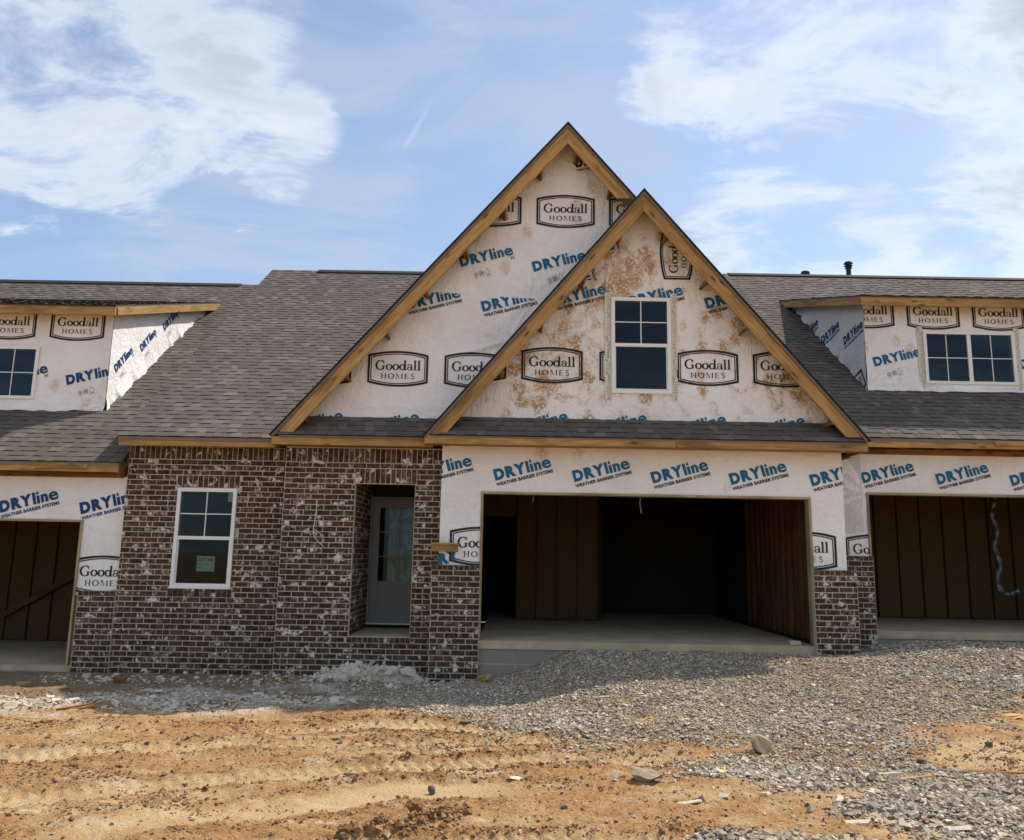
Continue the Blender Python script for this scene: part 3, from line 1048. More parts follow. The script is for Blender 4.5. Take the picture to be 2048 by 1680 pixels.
# ------------------------------------------------------------------ sheets of house wrap
def sheet(name, parent, O, U, V, N, ub, vb, hfun, mat, holes=(), clips=(), cell=0.03, stain=None, edge=None):
    O, U, V, N = (np.array(q, float) for q in (O, U, V, N))
    us = lines([(a, b, cell) for a, b in zip(ub[:-1], ub[1:])])
    vs = lines([(a, b, cell) for a, b in zip(vb[:-1], vb[1:])])
    A, B = np.meshgrid(us, vs)
    h = hfun(A, B)
    B2 = B if edge is None else B + edge(A, B)
    P = O + A[..., None] * U + B2[..., None] * V + h[..., None] * N
    n_u, n_v = len(us), len(vs)
    ii = np.arange(n_u * n_v).reshape(n_v, n_u)
    cu, cv = (A[:-1, :-1] + A[1:, 1:]) / 2, (B[:-1, :-1] + B[1:, 1:]) / 2
    ok = np.ones_like(cu, bool)
    for (a, b, c, d) in holes:
        ok &= ~((cu > a) & (cu < b) & (cv > c) & (cv < d))
    q = np.stack([ii[:-1, :-1], ii[:-1, 1:], ii[1:, 1:], ii[1:, :-1]], -1)[ok]
    if np.dot(np.cross(U, V), N) < 0:
        q = q[:, ::-1]
    P = P.reshape(-1, 3)
    o0 = np.array([P[:, 0].mean(), P[:, 1].mean(), P[:, 2].min()])
    me = fast_mesh(name, P - o0, q, mat, True)
    if stain is not None:
        a = me.attributes.new('stain', 'FLOAT', 'POINT')
        a.data.foreach_set('value', np.clip(stain(A, B), 0, 1).ravel().astype(np.float32))
    bm = bmesh.new()
    bm.from_mesh(me)
    for (pu, pv, nu, nv) in clips:
        co = O + pu * U + pv * V - o0
        no = nu * U + nv * V
        bmesh.ops.bisect_plane(bm, geom=bm.verts[:] + bm.edges[:] + bm.faces[:], plane_co=co, plane_no=no, clear_outer=True)
    loose = [v_ for v_ in bm.verts if not v_.link_faces]
    bmesh.ops.delete(bm, geom=loose, context='VERTS')
    bm.to_mesh(me)
    bm.free()
    o = link(bpy.data.objects.new(name, me), parent, Matrix.Translation(o0))
    return dict(o=o, O=O, U=U, V=V, N=N, h=hfun)


def print_on(rec, art, u, v, rot, mat, scale=1.0, clips=(), holes=(), name='printed_logo', lift=0.006, sx=1.0):
    """flat ink laid on a sheet at (u, v), following its wrinkles"""
    vv, ff = art
    bm = bmesh.new()
    c, s = math.cos(R(rot)), math.sin(R(rot))
    bvs = [bm.verts.new((u + scale * (sx * p[0] * c - p[1] * s), v + scale * (sx * p[0] * s + p[1] * c), 0)) for p in vv]
    for q in ff:
        try:
            bm.faces.new([bvs[i] for i in q])
        except ValueError:
            pass

    def cut(pu, pv, nu, nv, clear):
        bmesh.ops.bisect_plane(bm, geom=bm.verts[:] + bm.edges[:] + bm.faces[:], plane_co=(pu, pv, 0), plane_no=(nu, nv, 0), clear_outer=clear)
    for cl in clips:
        cut(*cl, True)
    for (a, b, c0, d) in holes:       # openings: drop what falls inside
        for cl in ((a, 0, 1, 0), (b, 0, 1, 0), (0, c0, 0, 1), (0, d, 0, 1)):
            cut(*cl, False)
        dead = [f_ for f_ in bm.faces if a < f_.calc_center_median().x < b and c0 < f_.calc_center_median().y < d]
        bmesh.ops.delete(bm, geom=dead, context='FACES')
    if not bm.faces:
        bm.free()
        return
    us = [p.co.x for p in bm.verts]
    vs = [p.co.y for p in bm.verts]
    for t in np.arange(min(us) + .03, max(us), .04):
        cut(t, 0, 1, 0, False)
    for t in np.arange(min(vs) + .03, max(vs), .04):
        cut(0, t, 0, 1, False)
    bmesh.ops.delete(bm, geom=[p for p in bm.verts if not p.link_faces], context='VERTS')
    co = np.array([tuple(p.co) for p in bm.verts])
    h = rec['h'](co[:, 0], co[:, 1]) + lift
    P = rec['O'] + co[:, :1] * rec['U'] + co[:, 1:2] * rec['V'] + h[:, None] * rec['N']
    o0 = P.mean(0)
    for p, q in zip(bm.verts, P - o0):
        p.co = q
    bm.normal_update()
    me = bpy.data.meshes.new(name)
    bm.to_mesh(me)
    bm.free()
    me.materials.append(mat)
    return link(bpy.data.objects.new(name, me), rec['o'], Matrix.Translation(o0))


def dryline(rec, u, v, sub=True, rot=15.1, mat='ink_teal', scale=1.0, sx=1.0, **kw):
    print_on(rec, DRY_BIG, u, v, rot, MAT[mat], scale, sx=sx, **kw)
    if sub:
        print_on(rec, DRY_SUB, u, v, rot, MAT['ink_black'] if mat != 'ink_navy' else MAT['ink_navy'], scale, name='printed_caption', sx=sx, **kw)
    else:
        print_on(rec, DRY_W, u, v, rot, MAT['ink_black'], scale, name='printed_caption', sx=sx, **kw)
        kw2 = dict(kw)
        print_on(rec, ICONS, u + .0 * scale, v - .145 * scale, rot, MAT['ink_grey'], scale, name='printed_marks', sx=sx, **kw2)


def goodall(rec, u, v, rot=0.0, scale=1.0, sx=1.0, **kw):
    print_on(rec, PLAQUE, u, v, rot, MAT['ink_black'], scale, name='printed_plaque', sx=sx, **kw)


# ------------------------------------------------------------------ bricks
COURSE, BL, MJ = 0.0803, 0.2045, 0.0125
BRICKS = []        # (house key, x, y, z, w, h, face axis)


def inside(rects, x0, x1, z0, z1):
    for (a, b, c, d) in rects:
        if x1 > a + 1e-4 and x0 < b - 1e-4 and z1 > c + 1e-4 and z0 < d - 1e-4:
            return (a, b, c, d)
    return None


def brick_field(key, x0, x1, z0, z1, Y, holes=(), phase=0.0, axis='y', X=None):
    """running bond laid between x0..x1 and z0..z1, cut at openings"""
    n = int(math.ceil((z1 - z0) / COURSE - 1e-6))
    for i in range(n):
        zb = z1 - (i + 1) * COURSE
        segs = [(x0, x1)]
        for (a, b, c, d) in holes:
            if zb + COURSE * 0.6 > c and zb + COURSE * 0.4 < d:
                new = []
                for (s0, s1) in segs:
                    if b <= s0 or a >= s1:
                        new.append((s0, s1))
                    else:
                        if a > s0:
                            new.append((s0, a))
                        if b < s1:
                            new.append((b, s1))
                segs = new
        for (s0, s1) in segs:
            st = math.floor((s0 - phase) / BL) * BL + phase - (BL / 2 if i % 2 else 0)
            x = st
            while x < s1:
                a, b = max(x, s0), min(x + BL, s1)
                if b - a > 0.035:
                    BRICKS.append((key, (a + b) / 2, Y, zb + COURSE / 2, b - a - MJ, COURSE - MJ, axis))
                x += BL


def soldier(key, x0, x1, z0, z1, Y, w=COURSE):
    n = max(1, round((x1 - x0) / w))
    st = (x1 - x0) / n
    for i in range(n):
        BRICKS.append((key, x0 + (i + .5) * st, Y, (z0 + z1) / 2, st - MJ, z1 - z0 - MJ, 'y'))


def unit_brick(mat):
    e = 0.0
    # front face at y=0 (slightly eased edges), body back to y=0.05
    c = 0.06
    v = [(-.5 + .012, 0, -.5 + .035), (.5 - .012, 0, -.5 + .035), (.5 - .012, 0, .5 - .035), (-.5 + .012, 0, .5 - .035),
         (-.5, .004, -.5), (.5, .004, -.5), (.5, .004, .5), (-.5, .004, .5), (-.5, .05, -.5), (.5, .05, -.5), (.5, .05, .5), (-.5, .05, .5)]
    f = [(0, 1, 2, 3), (4, 5, 1, 0), (5, 6, 2, 1), (6, 7, 3, 2), (7, 4, 0, 3), (8, 9, 5, 4), (9, 10, 6, 5), (10, 11, 7, 6), (11, 8, 4, 7)]
    return make_mesh('brick', v, f, mat)


BRICK_ME = unit_brick(MAT['brick'])
BV = np.array([tuple(v.co) for v in BRICK_ME.vertices])
BFc = np.array([tuple(p.vertices) for p in BRICK_ME.polygons])


def lay_bricks(key, house, score, limit=300):
    mine = [b for b in BRICKS if b[0] == key]
    mine.sort(key=score)
    for i, (_, x, y, z, w, h, ax) in enumerate(mine[:limit]):
        o = bpy.data.objects.new('brick', BRICK_ME)
        M = Matrix.Translation((x, y + random.uniform(-.003, .003), z)) @ Matrix.Rotation(random.gauss(0, .006), 4, 'Y') @ Matrix.Diagonal((w, 1, h, 1))
        if ax == 'x':
            M = Matrix.Translation((x, y, z)) @ Matrix.Rotation(R(90), 4, 'Z') @ Matrix.Diagonal((w, 1, h, 1))
        link(o, house, M)
    rest = mine[limit:]
    if not rest:
        return
    V = []
    for (_, x, y, z, w, h, ax) in rest:
        p = BV * (w, 1, h)
        a = random.gauss(0, .006)
        p = np.stack([p[:, 0] * math.cos(a) + p[:, 2] * math.sin(a), p[:, 1] + random.uniform(-.003, .003), -p[:, 0] * math.sin(a) + p[:, 2] * math.cos(a)], 1)
        if ax == 'x':      # face looks towards +x
            p = np.stack([-p[:, 1], p[:, 0], p[:, 2]], 1)
        V.append(p + (x, y, z))
    n = len(rest)
    V = np.concatenate(V)
    Fq = (BFc[None] + (np.arange(n) * len(BV))[:, None, None]).reshape(-1, 4)
    o0 = np.array([V[:, 0].mean(), V[:, 1].mean(), V[:, 2].min()])
    me = fast_mesh('bricks', V - o0, Fq, MAT['brick'])
    a = me.attributes.new('rnd', 'FLOAT', 'FACE')
    a.data.foreach_set('value', np.repeat(RNG.random(n), len(BFc)).astype(np.float32))
    o = link(bpy.data.objects.new('bricks', me), house, Matrix.Translation(o0))
    o['kind'] = 'stuff'


def mortar_wall(name, x0, x1, z0, z1, Y, parent, holes=(), depth=0.09):
    """bed of mortar behind the bricks, joints 7 mm back; boxes round the openings"""
    mb = MB()
    y0, y1 = Y + 0.0045, Y + depth
    xsb = sorted({x0, x1} | {q for h in holes for q in h[:2]})
    zsb = sorted({z0, z1} | {q for h in holes for q in h[2:]})
    for a, b in zip(xsb[:-1], xsb[1:]):
        for c, d in zip(zsb[:-1], zsb[1:]):
            if not inside(holes, a, b, c, d):
                mb.box(a, b, y0, y1, c, d)
    return mb.build(name, MAT['mortar'], parent)


# ------------------------------------------------------------------ shingles
EXPO = 0.143


def shingle_unit(mat):
    # one tab: width 1 along x, up the slope along y (0..1), lifted lower edge; z is the roof normal
    v = [(0, 0, .0), (1, 0, .0), (0, 0, .013), (1, 0, .013), (0, 1.06, .0055), (1, 1.06, .0055), (0, 1.06, 0), (1, 1.06, 0)]
    f = [(0, 1, 3, 2), (2, 3, 5, 4), (0, 2, 4, 6), (1, 7, 5, 3)]
    me = make_mesh('shingle', v, f, mat)
    me.materials.append(MAT['ridge_black'])     # dark asphalt core of the cut edge, doubling as painted course shadow line
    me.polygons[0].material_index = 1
    return me


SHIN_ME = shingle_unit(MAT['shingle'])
SV = np.array([tuple(v.co) for v in SHIN_ME.vertices])
SF = np.array([tuple(p.vertices) for p in SHIN_ME.polygons])


def shingle_roof(house, planes, n_single, visible=None):
    """planes: (Y0, Z0, slope, Y1, xlo(fn of y), xhi(fn of y)); tabs near the eaves are single objects"""
    tabs = []
    for pi, (Y0, Z0, s, Y1, xlo, xhi) in enumerate(planes):
        L = math.hypot(1, s)
        n = int((Y1 - Y0) * L / EXPO) + 1
        for i in range(n):
            y = Y0 + i * EXPO / L
            z = Z0 + (y - Y0) * s
            hgt = EXPO if (y + EXPO / L) <= Y1 else max(0.02, (Y1 - y) * L)
            x, x1 = xlo(y), xhi(y)
            x0 = x
            if x1 - x < 0.05:
                continue
            up = random.random() < .5
            while x < x1 - 0.01:
                w = random.uniform(.10, .26) if up else random.uniform(.09, .21)
                b = min(x + w, x1)
                if x1 - b < 0.05:
                    b = x1
                tabs.append((pi, i, x, y, z, b - x - 0.003, hgt, s, up))
                x = b
                up = not up
    tabs.sort(key=lambda q: (q[0] == 3, q[1], q[0] == 0 and len(planes) > 1))
    def mat_of(tb):
        pi, i, x, y, z, w, hgt, s, up = tb
        L = math.hypot(1, s)
        return Matrix(((1, 0, 0, x), (0, 1 / L, -s / L, y), (0, s / L, 1 / L, z), (0, 0, 0, 1))) @ Matrix.Diagonal((w, hgt, 1.2 if up else 0.75, 1))
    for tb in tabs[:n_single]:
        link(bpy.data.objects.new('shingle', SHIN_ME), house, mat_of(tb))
    rest = tabs[n_single:]
    V = np.empty((len(rest), 8, 3))
    for k_, tb in enumerate(rest):
        M = np.array(mat_of(tb))
        V[k_] = SV @ M[:3, :3].T + M[:3, 3]
    V = V.reshape(-1, 3)
    Fq = (SF[None] + (np.arange(len(rest)) * 8)[:, None, None]).reshape(-1, 4)
    o0 = np.array([V[:, 0].mean(), V[:, 1].mean(), V[:, 2].min()])
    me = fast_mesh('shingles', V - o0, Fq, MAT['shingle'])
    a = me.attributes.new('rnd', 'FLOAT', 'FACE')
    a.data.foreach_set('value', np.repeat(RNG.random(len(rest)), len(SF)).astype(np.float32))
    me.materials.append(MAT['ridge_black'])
    me.polygons.foreach_set('material_index', np.tile([1, 0, 0, 0], len(rest)).astype(np.int32))  # lower edges dark, painting in the shadow line of each course
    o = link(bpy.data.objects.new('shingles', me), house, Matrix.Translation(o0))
    o['kind'] = 'stuff'


def roof_slab(name, pts, thick, mat, parent):
    """prism from an upper outline (list of xyz), thickened straight down"""
    n = len(pts)
    v = [tuple(p) for p in pts] + [(p[0], p[1], p[2] - thick) for p in pts]
    f = [tuple(range(n)), tuple(reversed(range(n, 2 * n)))] + [(i, n + i, n + (i + 1) % n, (i + 1) % n) for i in range(n)]
    return obj(name, v, f, mat, parent)


# ------------------------------------------------------------------ windows
def window(house, x0, x1, z0, z1, Y, kind='hung', depth=0.09, tape=False, room=(0.5, 2.2)):
    """white vinyl window; Y is the face of the frame, glass sits back"""
    fw = 0.055
    xm, zm = (x0 + x1) / 2, (z0 + z1) / 2
    mb = MB()
    mb.box(x0, x1, Y, Y + depth, z1 - fw, z1)
    mb.box(x0, x1, Y, Y + depth, z0, z0 + fw * 0.9)
    mb.box(x0, x0 + fw, Y, Y + depth, z0 + fw * .9, z1 - fw)
    mb.box(x1 - fw, x1, Y, Y + depth, z0 + fw * .9, z1 - fw)
    w = mb.build('window', MAT['vinyl'], house)
    gx0, gx1, gz0, gz1 = x0 + fw, x1 - fw, z0 + fw * .9, z1 - fw
    if kind == 'hung':
        box('meeting_rail', gx0, gx1, Y + .012, Y + .06, zm - .026, zm + .026, MAT['vinyl'], w)
        sashes = [(gx0, gx1, zm + .026, gz1, Y + .026, True), (gx0, gx1, gz0, zm - .026, Y + .046, False)]
        s_ = MB()
        s_.box(gx0, gx1, Y + .030, Y + .06, gz0, gz0 + .026)
        s_.box(gx0, gx0 + .018, Y + .030, Y + .06, gz0 + .026, zm - .026)
        s_.box(gx1 - .018, gx1, Y + .030, Y + .06, gz0 + .026, zm - .026)
        s_.build('sash', MAT['vinyl'], w)
    else:
        box('meeting_rail', xm - .034, xm + .034, Y + .010, Y + .06, gz0, gz1, MAT['vinyl'], w)
        sashes = [(gx0, xm - .034, gz0, gz1, Y + .040, True), (xm + .034, gx1, gz0, gz1, Y + .032, True)]
    for (a, b, c, d, y, grid) in sashes:
        box('pane', a, b, y, y + .006, c, d, MAT['glass'], w)
        if grid:
            g = MB()
            g.box((a + b) / 2 - .009, (a + b) / 2 + .009, y - .006, y - .001, c, d)
            g.box(a, (a + b) / 2 - .009, y - .006, y - .001, (c + d) / 2 - .009, (c + d) / 2 + .009)
            g.box((a + b) / 2 + .009, b, y - .006, y - .001, (c + d) / 2 - .009, (c + d) / 2 + .009)
            g.build('grille', MAT['grille'], w)
    # unfinished room behind, its dimness put into the wall colour
    e, dp = room
    rm = MB()
    ya, yb = Y + depth + .01, Y + depth + dp
    rm.box(x0 - e, x1 + e, yb, yb + .05, z0 - e, z1 + .25)
    rm.box(x0 - e - .05, x0 - e, ya, yb, z0 - e, z1 + .25)
    rm.box(x1 + e, x1 + e + .05, ya, yb, z0 - e, z1 + .25)
    rm.box(x0 - e, x1 + e, ya, yb, z0 - e - .05, z0 - e)
    rm.box(x0 - e, x1 + e, ya, yb, z1 + .25, z1 + .30)
    rm.box(x0 - e, x0, ya, ya + .02, z0 - e, z1 + .25)
    rm.box(x1, x1 + e, ya, ya + .02, z0 - e, z1 + .25)
    rm.box(x0, x1, ya, ya + .02, z0 - e, z0)
    rm.box(x0, x1, ya, ya + .02, z1, z1 + .25)
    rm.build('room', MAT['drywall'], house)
    if tape:
        for (a, b) in ((x0 - .10, x0 - .004), (x1 + .004, x1 + .10)):
            t_ = MB().box(a, b, Y + .024, Y + .028, z0 - .10, z1 + .08).build('flashing_tape', MAT['tape'], w)
            sq = []
            zc = z0 - .08
            while zc < z1 + .05:
                if random.random() < .28:
                    sq.append(ring((a + b) / 2 + random.uniform(-.02, .02), zc, .013, .015, .005, .005, 8))
                else:
                    l_ = random.uniform(.02, .042)
                    yy = random.uniform(-.006, .006)
                    sq.append(poly(((a + b) / 2 - l_ + .01, zc), ((a + b) / 2 + l_ + .01, zc + yy), ((a + b) / 2 + l_ + .01, zc + yy + .005), ((a + b) / 2 - l_ + .01, zc + .005)))
                zc += .033
            v2, f2 = merge2(sq)
            obj('tape_print', [(p[0], Y + .022, p[1]) for p in v2], f2, MAT['ink_black'], w)['kind'] = 'stuff'
    return w

# ================================================================== HOUSES
X1, Y1v, Z1 = (1, 0, 0), (0, 1, 0), (0, 0, 1)
SLOPE = 0.755


def front_sheet(name, house, Y, ub, vb, hfun, mat, **kw):
    return sheet(name, house, (0, Y, 0), (1, 0, 0), (0, 0, 1), (0, -1, 0), ub, vb, hfun, mat, **kw)


def soft(u, v, s=1, amp=.004):
    amp = amp * 1.6
    return amp * (fbm(u * 2.2, v * 2.2, 3, s) + .5) + amp * .55 * fbm(u * 9, v * 2.6, 3, s + 5) + .002


def radial(u, v, cu, cv, amp, reach, freq, s=1, a0=None, a1=None):
    du, dv = u - cu, v - cv
    r = np.sqrt(du * du + dv * dv) + 1e-6
    a = np.arctan2(dv, du)
    ridge = np.maximum(0, vnoise(a * freq + 50, r * 0.8 + 10, s) + .12) ** 1.1
    w = np.exp(-(r / reach) ** 1.5) * sstep(r, 0.02, 0.12)
    if a0 is not None:
        w = w * sstep(a, a0, a0 + .3) * (1 - sstep(a, a1 - .3, a1))
    return 3.2 * amp * ridge * w


def garage(house, x0, x1, zb, zt, Yw, ix0, ix1, back, slab_front, slab_x0, slab_x1, right_studs=False, panels=(), roof=None):
    """open garage: jambs, slab and a closed unfinished interior"""
    board('jamb', (x0, Yw - .035, zt), (x0, Yw - .035, zb + .01), .17, .036, (0, -1, 0), MAT['jamb'], house)
    board('jamb', (x1, Yw - .035, zt), (x1, Yw - .035, zb + .01), .17, .036, (0, -1, 0), MAT['jamb'], house)
    board('jamb', (x0 - .018, Yw - .036, zt + .018), (x1 + .018, Yw - .036, zt + .018), .17, .036, (0, -1, 0), MAT['jamb'], house)
    s = MB()
    s.box(slab_x0, slab_x1, slab_front, back + .1, zb - .115, zb)
    s.build('slab', MAT['concrete'], house)
    w = MB()
    yi = Yw + .15
    zc = zt + .42
    w.box(ix0 - .1, ix0, yi, back, zb, zc)
    w.box(ix1, ix1 + .1, yi, back, zb, zc)
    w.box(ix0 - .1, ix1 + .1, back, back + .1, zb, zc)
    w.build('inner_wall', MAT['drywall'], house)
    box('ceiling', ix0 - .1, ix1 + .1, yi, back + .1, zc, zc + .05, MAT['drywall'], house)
    # framing of the front wall, seen from inside and closing it
    fr = MB()
    fr.box(ix0 - .1, x0 - .02, Yw + .012, yi, zb, zc + .05)
    fr.box(x1 + .02, ix1 + .1, Yw + .012, yi, zb, zc + .05)
    fr.box(x0 - .02, x1 + .02, Yw + .012, yi, zt + .02, zc + .05)
    if roof:
        fr.box(ix0 - .1, ix1 + .1, Yw + .05, Yw + .15, zc + .05, roof)
    fr.build('wall_framing', MAT['osb'], house)
    if right_studs:
        y = yi + .06
        k_ = 0
        while y < back - 2.4:
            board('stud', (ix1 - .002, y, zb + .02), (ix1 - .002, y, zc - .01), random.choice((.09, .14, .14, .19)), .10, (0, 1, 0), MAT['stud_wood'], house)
            y += random.uniform(.20, .34)
            k_ += 1
    for (a, b, c, d, yp) in panels:
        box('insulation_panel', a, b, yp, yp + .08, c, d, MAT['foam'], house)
    # studs between panels
    for (a, b, c, d, yp) in panels:
        board('stud', (b + .02, yp + .05, c), (b + .02, yp + .05, d), .12, .038, (0, -1, 0), MAT['stud_wood'], house)


def eave(house, x0, x1, Y, ztop, wallY, joints=(), tails=True, w=.125, ledger=True):
    """fascia board in lengths, rafter tails and a ledger on the wall behind"""
    cuts = [x0] + list(joints) + [x1]
    for a, b in zip(cuts[:-1], cuts[1:]):
        board('fascia_board', (a + .001, Y + random.uniform(0, .004), ztop + random.uniform(-.003, .003)), (b - .001, Y + random.uniform(0, .004), ztop + random.uniform(-.003, .003)), w, .038, Z1, MAT['pine'], house)
    if tails:
        x = x0 + .35
        while x < x1 - .1:
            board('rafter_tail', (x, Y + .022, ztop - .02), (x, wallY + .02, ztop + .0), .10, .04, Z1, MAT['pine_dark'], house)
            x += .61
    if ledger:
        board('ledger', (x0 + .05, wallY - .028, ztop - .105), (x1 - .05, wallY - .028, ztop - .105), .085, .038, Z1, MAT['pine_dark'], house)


def gable_roof_half(house, xe, ze, xp, zp, Yf, Yb, left=True, nlook=7, wallY=None, t_deck=.035, board_w=.170):
    """one slope of a gable: deck, shingle edge, rake board, lookouts under the overhang.
    (xe, ze) eave tip and (xp, zp) peak are on the top of the shingles"""
    d = Vector((xp - xe, 0, zp - ze))
    L = d.length
    u = d.normalized()
    nrm = Vector((-u.z, 0, u.x)) if left else Vector((u.z, 0, -u.x))
    sh = .022

    def prism(name, off0, off1, ya, yb, mat, trim0=0.0, trim1=0.0, extend=0.0):
        a, b = Vector((xe, 0, ze)) - u * extend, Vector((xp, 0, zp))
        # mitre at the peak: end each layer on the vertical line x = xp
        def pt(base, off):
            q = base - nrm * off
            return q
        def peak(off):
            return Vector((xp, 0, zp - off * math.hypot(1, (zp - ze) / (xp - xe)) * 1.0))
        p = [pt(a, off0), peak(off0), peak(off1), pt(a, off1)]
        pts = [(p[0].x, ya, p[0].z), (p[1].x, ya, p[1].z), (p[1].x, yb, p[1].z), (p[0].x, yb, p[0].z),
               (p[3].x, ya, p[3].z), (p[2].x, ya, p[2].z), (p[2].x, yb, p[2].z), (p[3].x, yb, p[3].z)]
        mb = MB()
        n = 0
        mb.v = pts
        mb.f = [(0, 1, 2, 3), (4, 7, 6, 5), (0, 4, 5, 1), (1, 5, 6, 2), (2, 6, 7, 3), (3, 7, 4, 0)]
        return mb.build(name, mat, house)
    prism('roof_shingle_layer', 0, sh, Yf - .045, Yb, MAT['ridge_black'], extend=.02)
    prism('roof_deck', sh, sh + t_deck, Yf - .022, Yb, MAT['deck_edge'])
    off = sh + t_deck + .002
    # rake board in two lengths
    a = Vector((xe, Yf, ze)) - nrm * off + u * .10
    b = Vector((xp, Yf, zp)) - nrm * off - u * (board_w * abs(u.z / u.x) * .0)
    bp = Vector((xp, Yf, zp - off * math.hypot(1, u.z / u.x)))
    j = 0.36 + 0.1 * random.random()
    m = a.lerp(bp, j)
    for (p, q) in ((a, m - u * .001), (m + u * .001, bp)):
        # the board is cut plumb at the peak and level at the foot
        n_ = -nrm
        w = board_w
        v = []
        ends = []
        for P_, isend in ((p, False), (q, False)):
            ends.append(P_)
        p2, q2 = p + n_ * w, q + n_ * w
        if (q - bp).length < 1e-4:
            q2 = Vector((xp, Yf, bp.z - w * math.hypot(1, u.z / u.x)))
        if (p - a).length < 1e-4:
            p2 = p + u * (w * abs(u.x / u.z)) + n_ * w
            p2 = Vector((p.x + (q.x - p.x) / abs(q.x - p.x) * w * math.hypot(1, u.x / u.z), Yf, p.z))
        # local frame along the board for the grain
        x = u.copy()
        y = Vector((0, 1, 0))
        z = nrm.copy()
        M = Matrix(((x.x, y.x, z.x, p.x), (x.y, y.y, z.y, p.y), (x.z, y.z, z.z, p.z), (0, 0, 0, 1)))
        Mi = M.inverted()
        f4 = [p, q, q2, p2]
        fr = [Mi @ Vector((c.x, Yf, c.z)) for c in f4] + [Mi @ Vector((c.x, Yf + .038, c.z)) for c in f4]
        me = make_mesh('rake_board', [tuple(c) for c in fr], [(3, 2, 1, 0), (4, 5, 6, 7), (0, 1, 5, 4), (1, 2, 6, 5), (2, 3, 7, 6), (3, 0, 4, 7)], MAT['pine'])
        bm = bmesh.new()
        bm.from_mesh(me)
        bmesh.ops.recalc_face_normals(bm, faces=bm.faces)
        bm.to_mesh(me)
        bm.free()
        link(bpy.data.objects.new('rake_board', me), house, M)
    if wallY:
        for i in range(nlook):
            t = (i + .55) / nlook * .93
            c = Vector((xe, 0, ze)).lerp(Vector((xp, 0, zp)), t) - nrm * (off + .004)
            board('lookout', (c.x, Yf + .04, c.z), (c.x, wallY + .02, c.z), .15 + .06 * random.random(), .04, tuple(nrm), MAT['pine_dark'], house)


# ------------------------------------------------------------------ middle house
C_ = thing('townhouse', 'middle brick townhouse with two overlapping steep gables and an open double garage', 'house', (0, 12.4, 0),
           'unfinished townhouses standing in a row')

# brickwork
WIN = (-5.140, -4.226, 1.180, 2.700)
DOOR = (-2.352, -1.450, 0.545, 2.790)
hl = [WIN, (-5.17, -4.196, 2.700, 2.899), (-5.17, -4.196, 1.0522, 1.180)]
brick_field('c', -5.945, -3.30, -0.16, 3.140, 12.39, hl, .03)
soldier('c', -5.945, -3.30, 3.140, 3.345, 12.39)
soldier('c', -5.17, -4.196, 2.705, 2.899, 12.39)
soldier('c', -5.17, -4.196, 1.0522, 1.176, 12.378)
mortar_wall('brick_wall', -5.945, -3.30, -0.16, 3.345, 12.39, C_, [WIN])
hp = [DOOR, (-2.375, -1.43, 2.790, 3.0247), (-2.375, -1.43, .455, .545)]
brick_field('c', -3.432, -1.035, -0.18, 3.105, 12.12, hp, .05)
soldier('c', -3.432, -1.035, 3.105, 3.330, 12.12)
soldier('c', -2.375, -1.43, 2.792, 3.0247, 12.12)
soldier('c', -2.375, -1.43, .455, .542, 12.108)
mortar_wall('brick_wall', -3.432, -1.035, -0.18, 3.345, 12.12, C_, [DOOR])
brick_field('c', -1.136, -0.424, -0.20, 1.530, 11.87, (), .0)
soldier('c', -1.136, -0.424, 1.530, 1.610, 11.862)
mortar_wall('brick_pier', -1.136, -0.424, -0.20, 1.605, 11.87, C_, depth=.115)
brick_field('c', 4.440, 5.075, 0.20, 1.548, 11.87, (), .1)
soldier('c', 4.440, 5.075, 1.548, 1.632, 11.862)
mortar_wall('brick_pier', 4.440, 5.075, 0.20, 1.627, 11.87, C_, depth=.115)
# porch side wall, facing right
for i in range(30):
    zb = 2.95 - (i + 1) * COURSE
    y = 12.22 - (.1 if i % 2 else 0)
    while y < 13.72:
        a, b = max(y, 12.215), min(y + BL, 13.72)
        if b - a > .04:
            BRICKS.append(('c', -2.358, (a + b) / 2, zb + COURSE / 2, b - a - MJ, COURSE - MJ, 'x'))
        y += BL
pw = MB()
pw.box(-2.45, -2.365, 12.215, 13.72, .43, 3.0)
pw.box(-1.44, -1.34, 12.215, 13.72, .43, 3.0)
pw.build('porch_wall', MAT['mortar'], C_)
box('porch_ceiling', -2.45, -1.34, 12.215, 13.80, 3.0, 3.05, MAT['drywall'], C_)
box('porch_floor', -2.364, -1.441, 12.135, 13.70, .43, .543, MAT['concrete'], C_)
lay_bricks('c', C_, lambda b: (b[6] == 'x', b[2] > 12.0, b[2] > 12.2, abs(b[1]) + abs(b[3] - 1.7)))

# front door at the back of the porch
DX0, DX1, DZ0, DZ1, DY = -2.325, -1.411, 0.625, 2.655, 13.62
bk = MB()
bk.box(-2.364, -2.325 - .045, DY + .02, DY + .14, .544, 3.0)
bk.box(-2.37, -1.40, DY + .02, DY + .14, DZ1 + .05, 2.999)
bk.box(-2.37, -1.40, DY + .02, DY + .14, .544, .60)
bk.build('porch_back', MAT['drywall'], C_)
frd = MB()
frd.box(DX0 - .045, DX0 - .003, DY - .02, DY + .10, .60, DZ1 + .045)
frd.box(DX0 - .003, DX1, DY - .02, DY + .10, DZ1 + .003, DZ1 + .045)
frd.build('door_frame', MAT['door_paint'], C_)
dd = MB()
st_ = .125
gx0, gx1, gz0, gz1 = DX0 + st_, DX1 - st_, 1.30, DZ1 - .14
dd.box(DX0, gx0, DY, DY + .044, DZ0, DZ1)
dd.box(gx1, DX1, DY, DY + .044, DZ0, DZ1)
dd.box(gx0, gx1, DY, DY + .044, gz1, DZ1)
dd.box(gx0, gx1, DY, DY + .044, DZ0, .86)
dd.box(gx0, gx1, DY, DY + .044, 1.16, gz0)
dd.box(gx0, gx1, DY + .012, DY + .036, .86, 1.16)
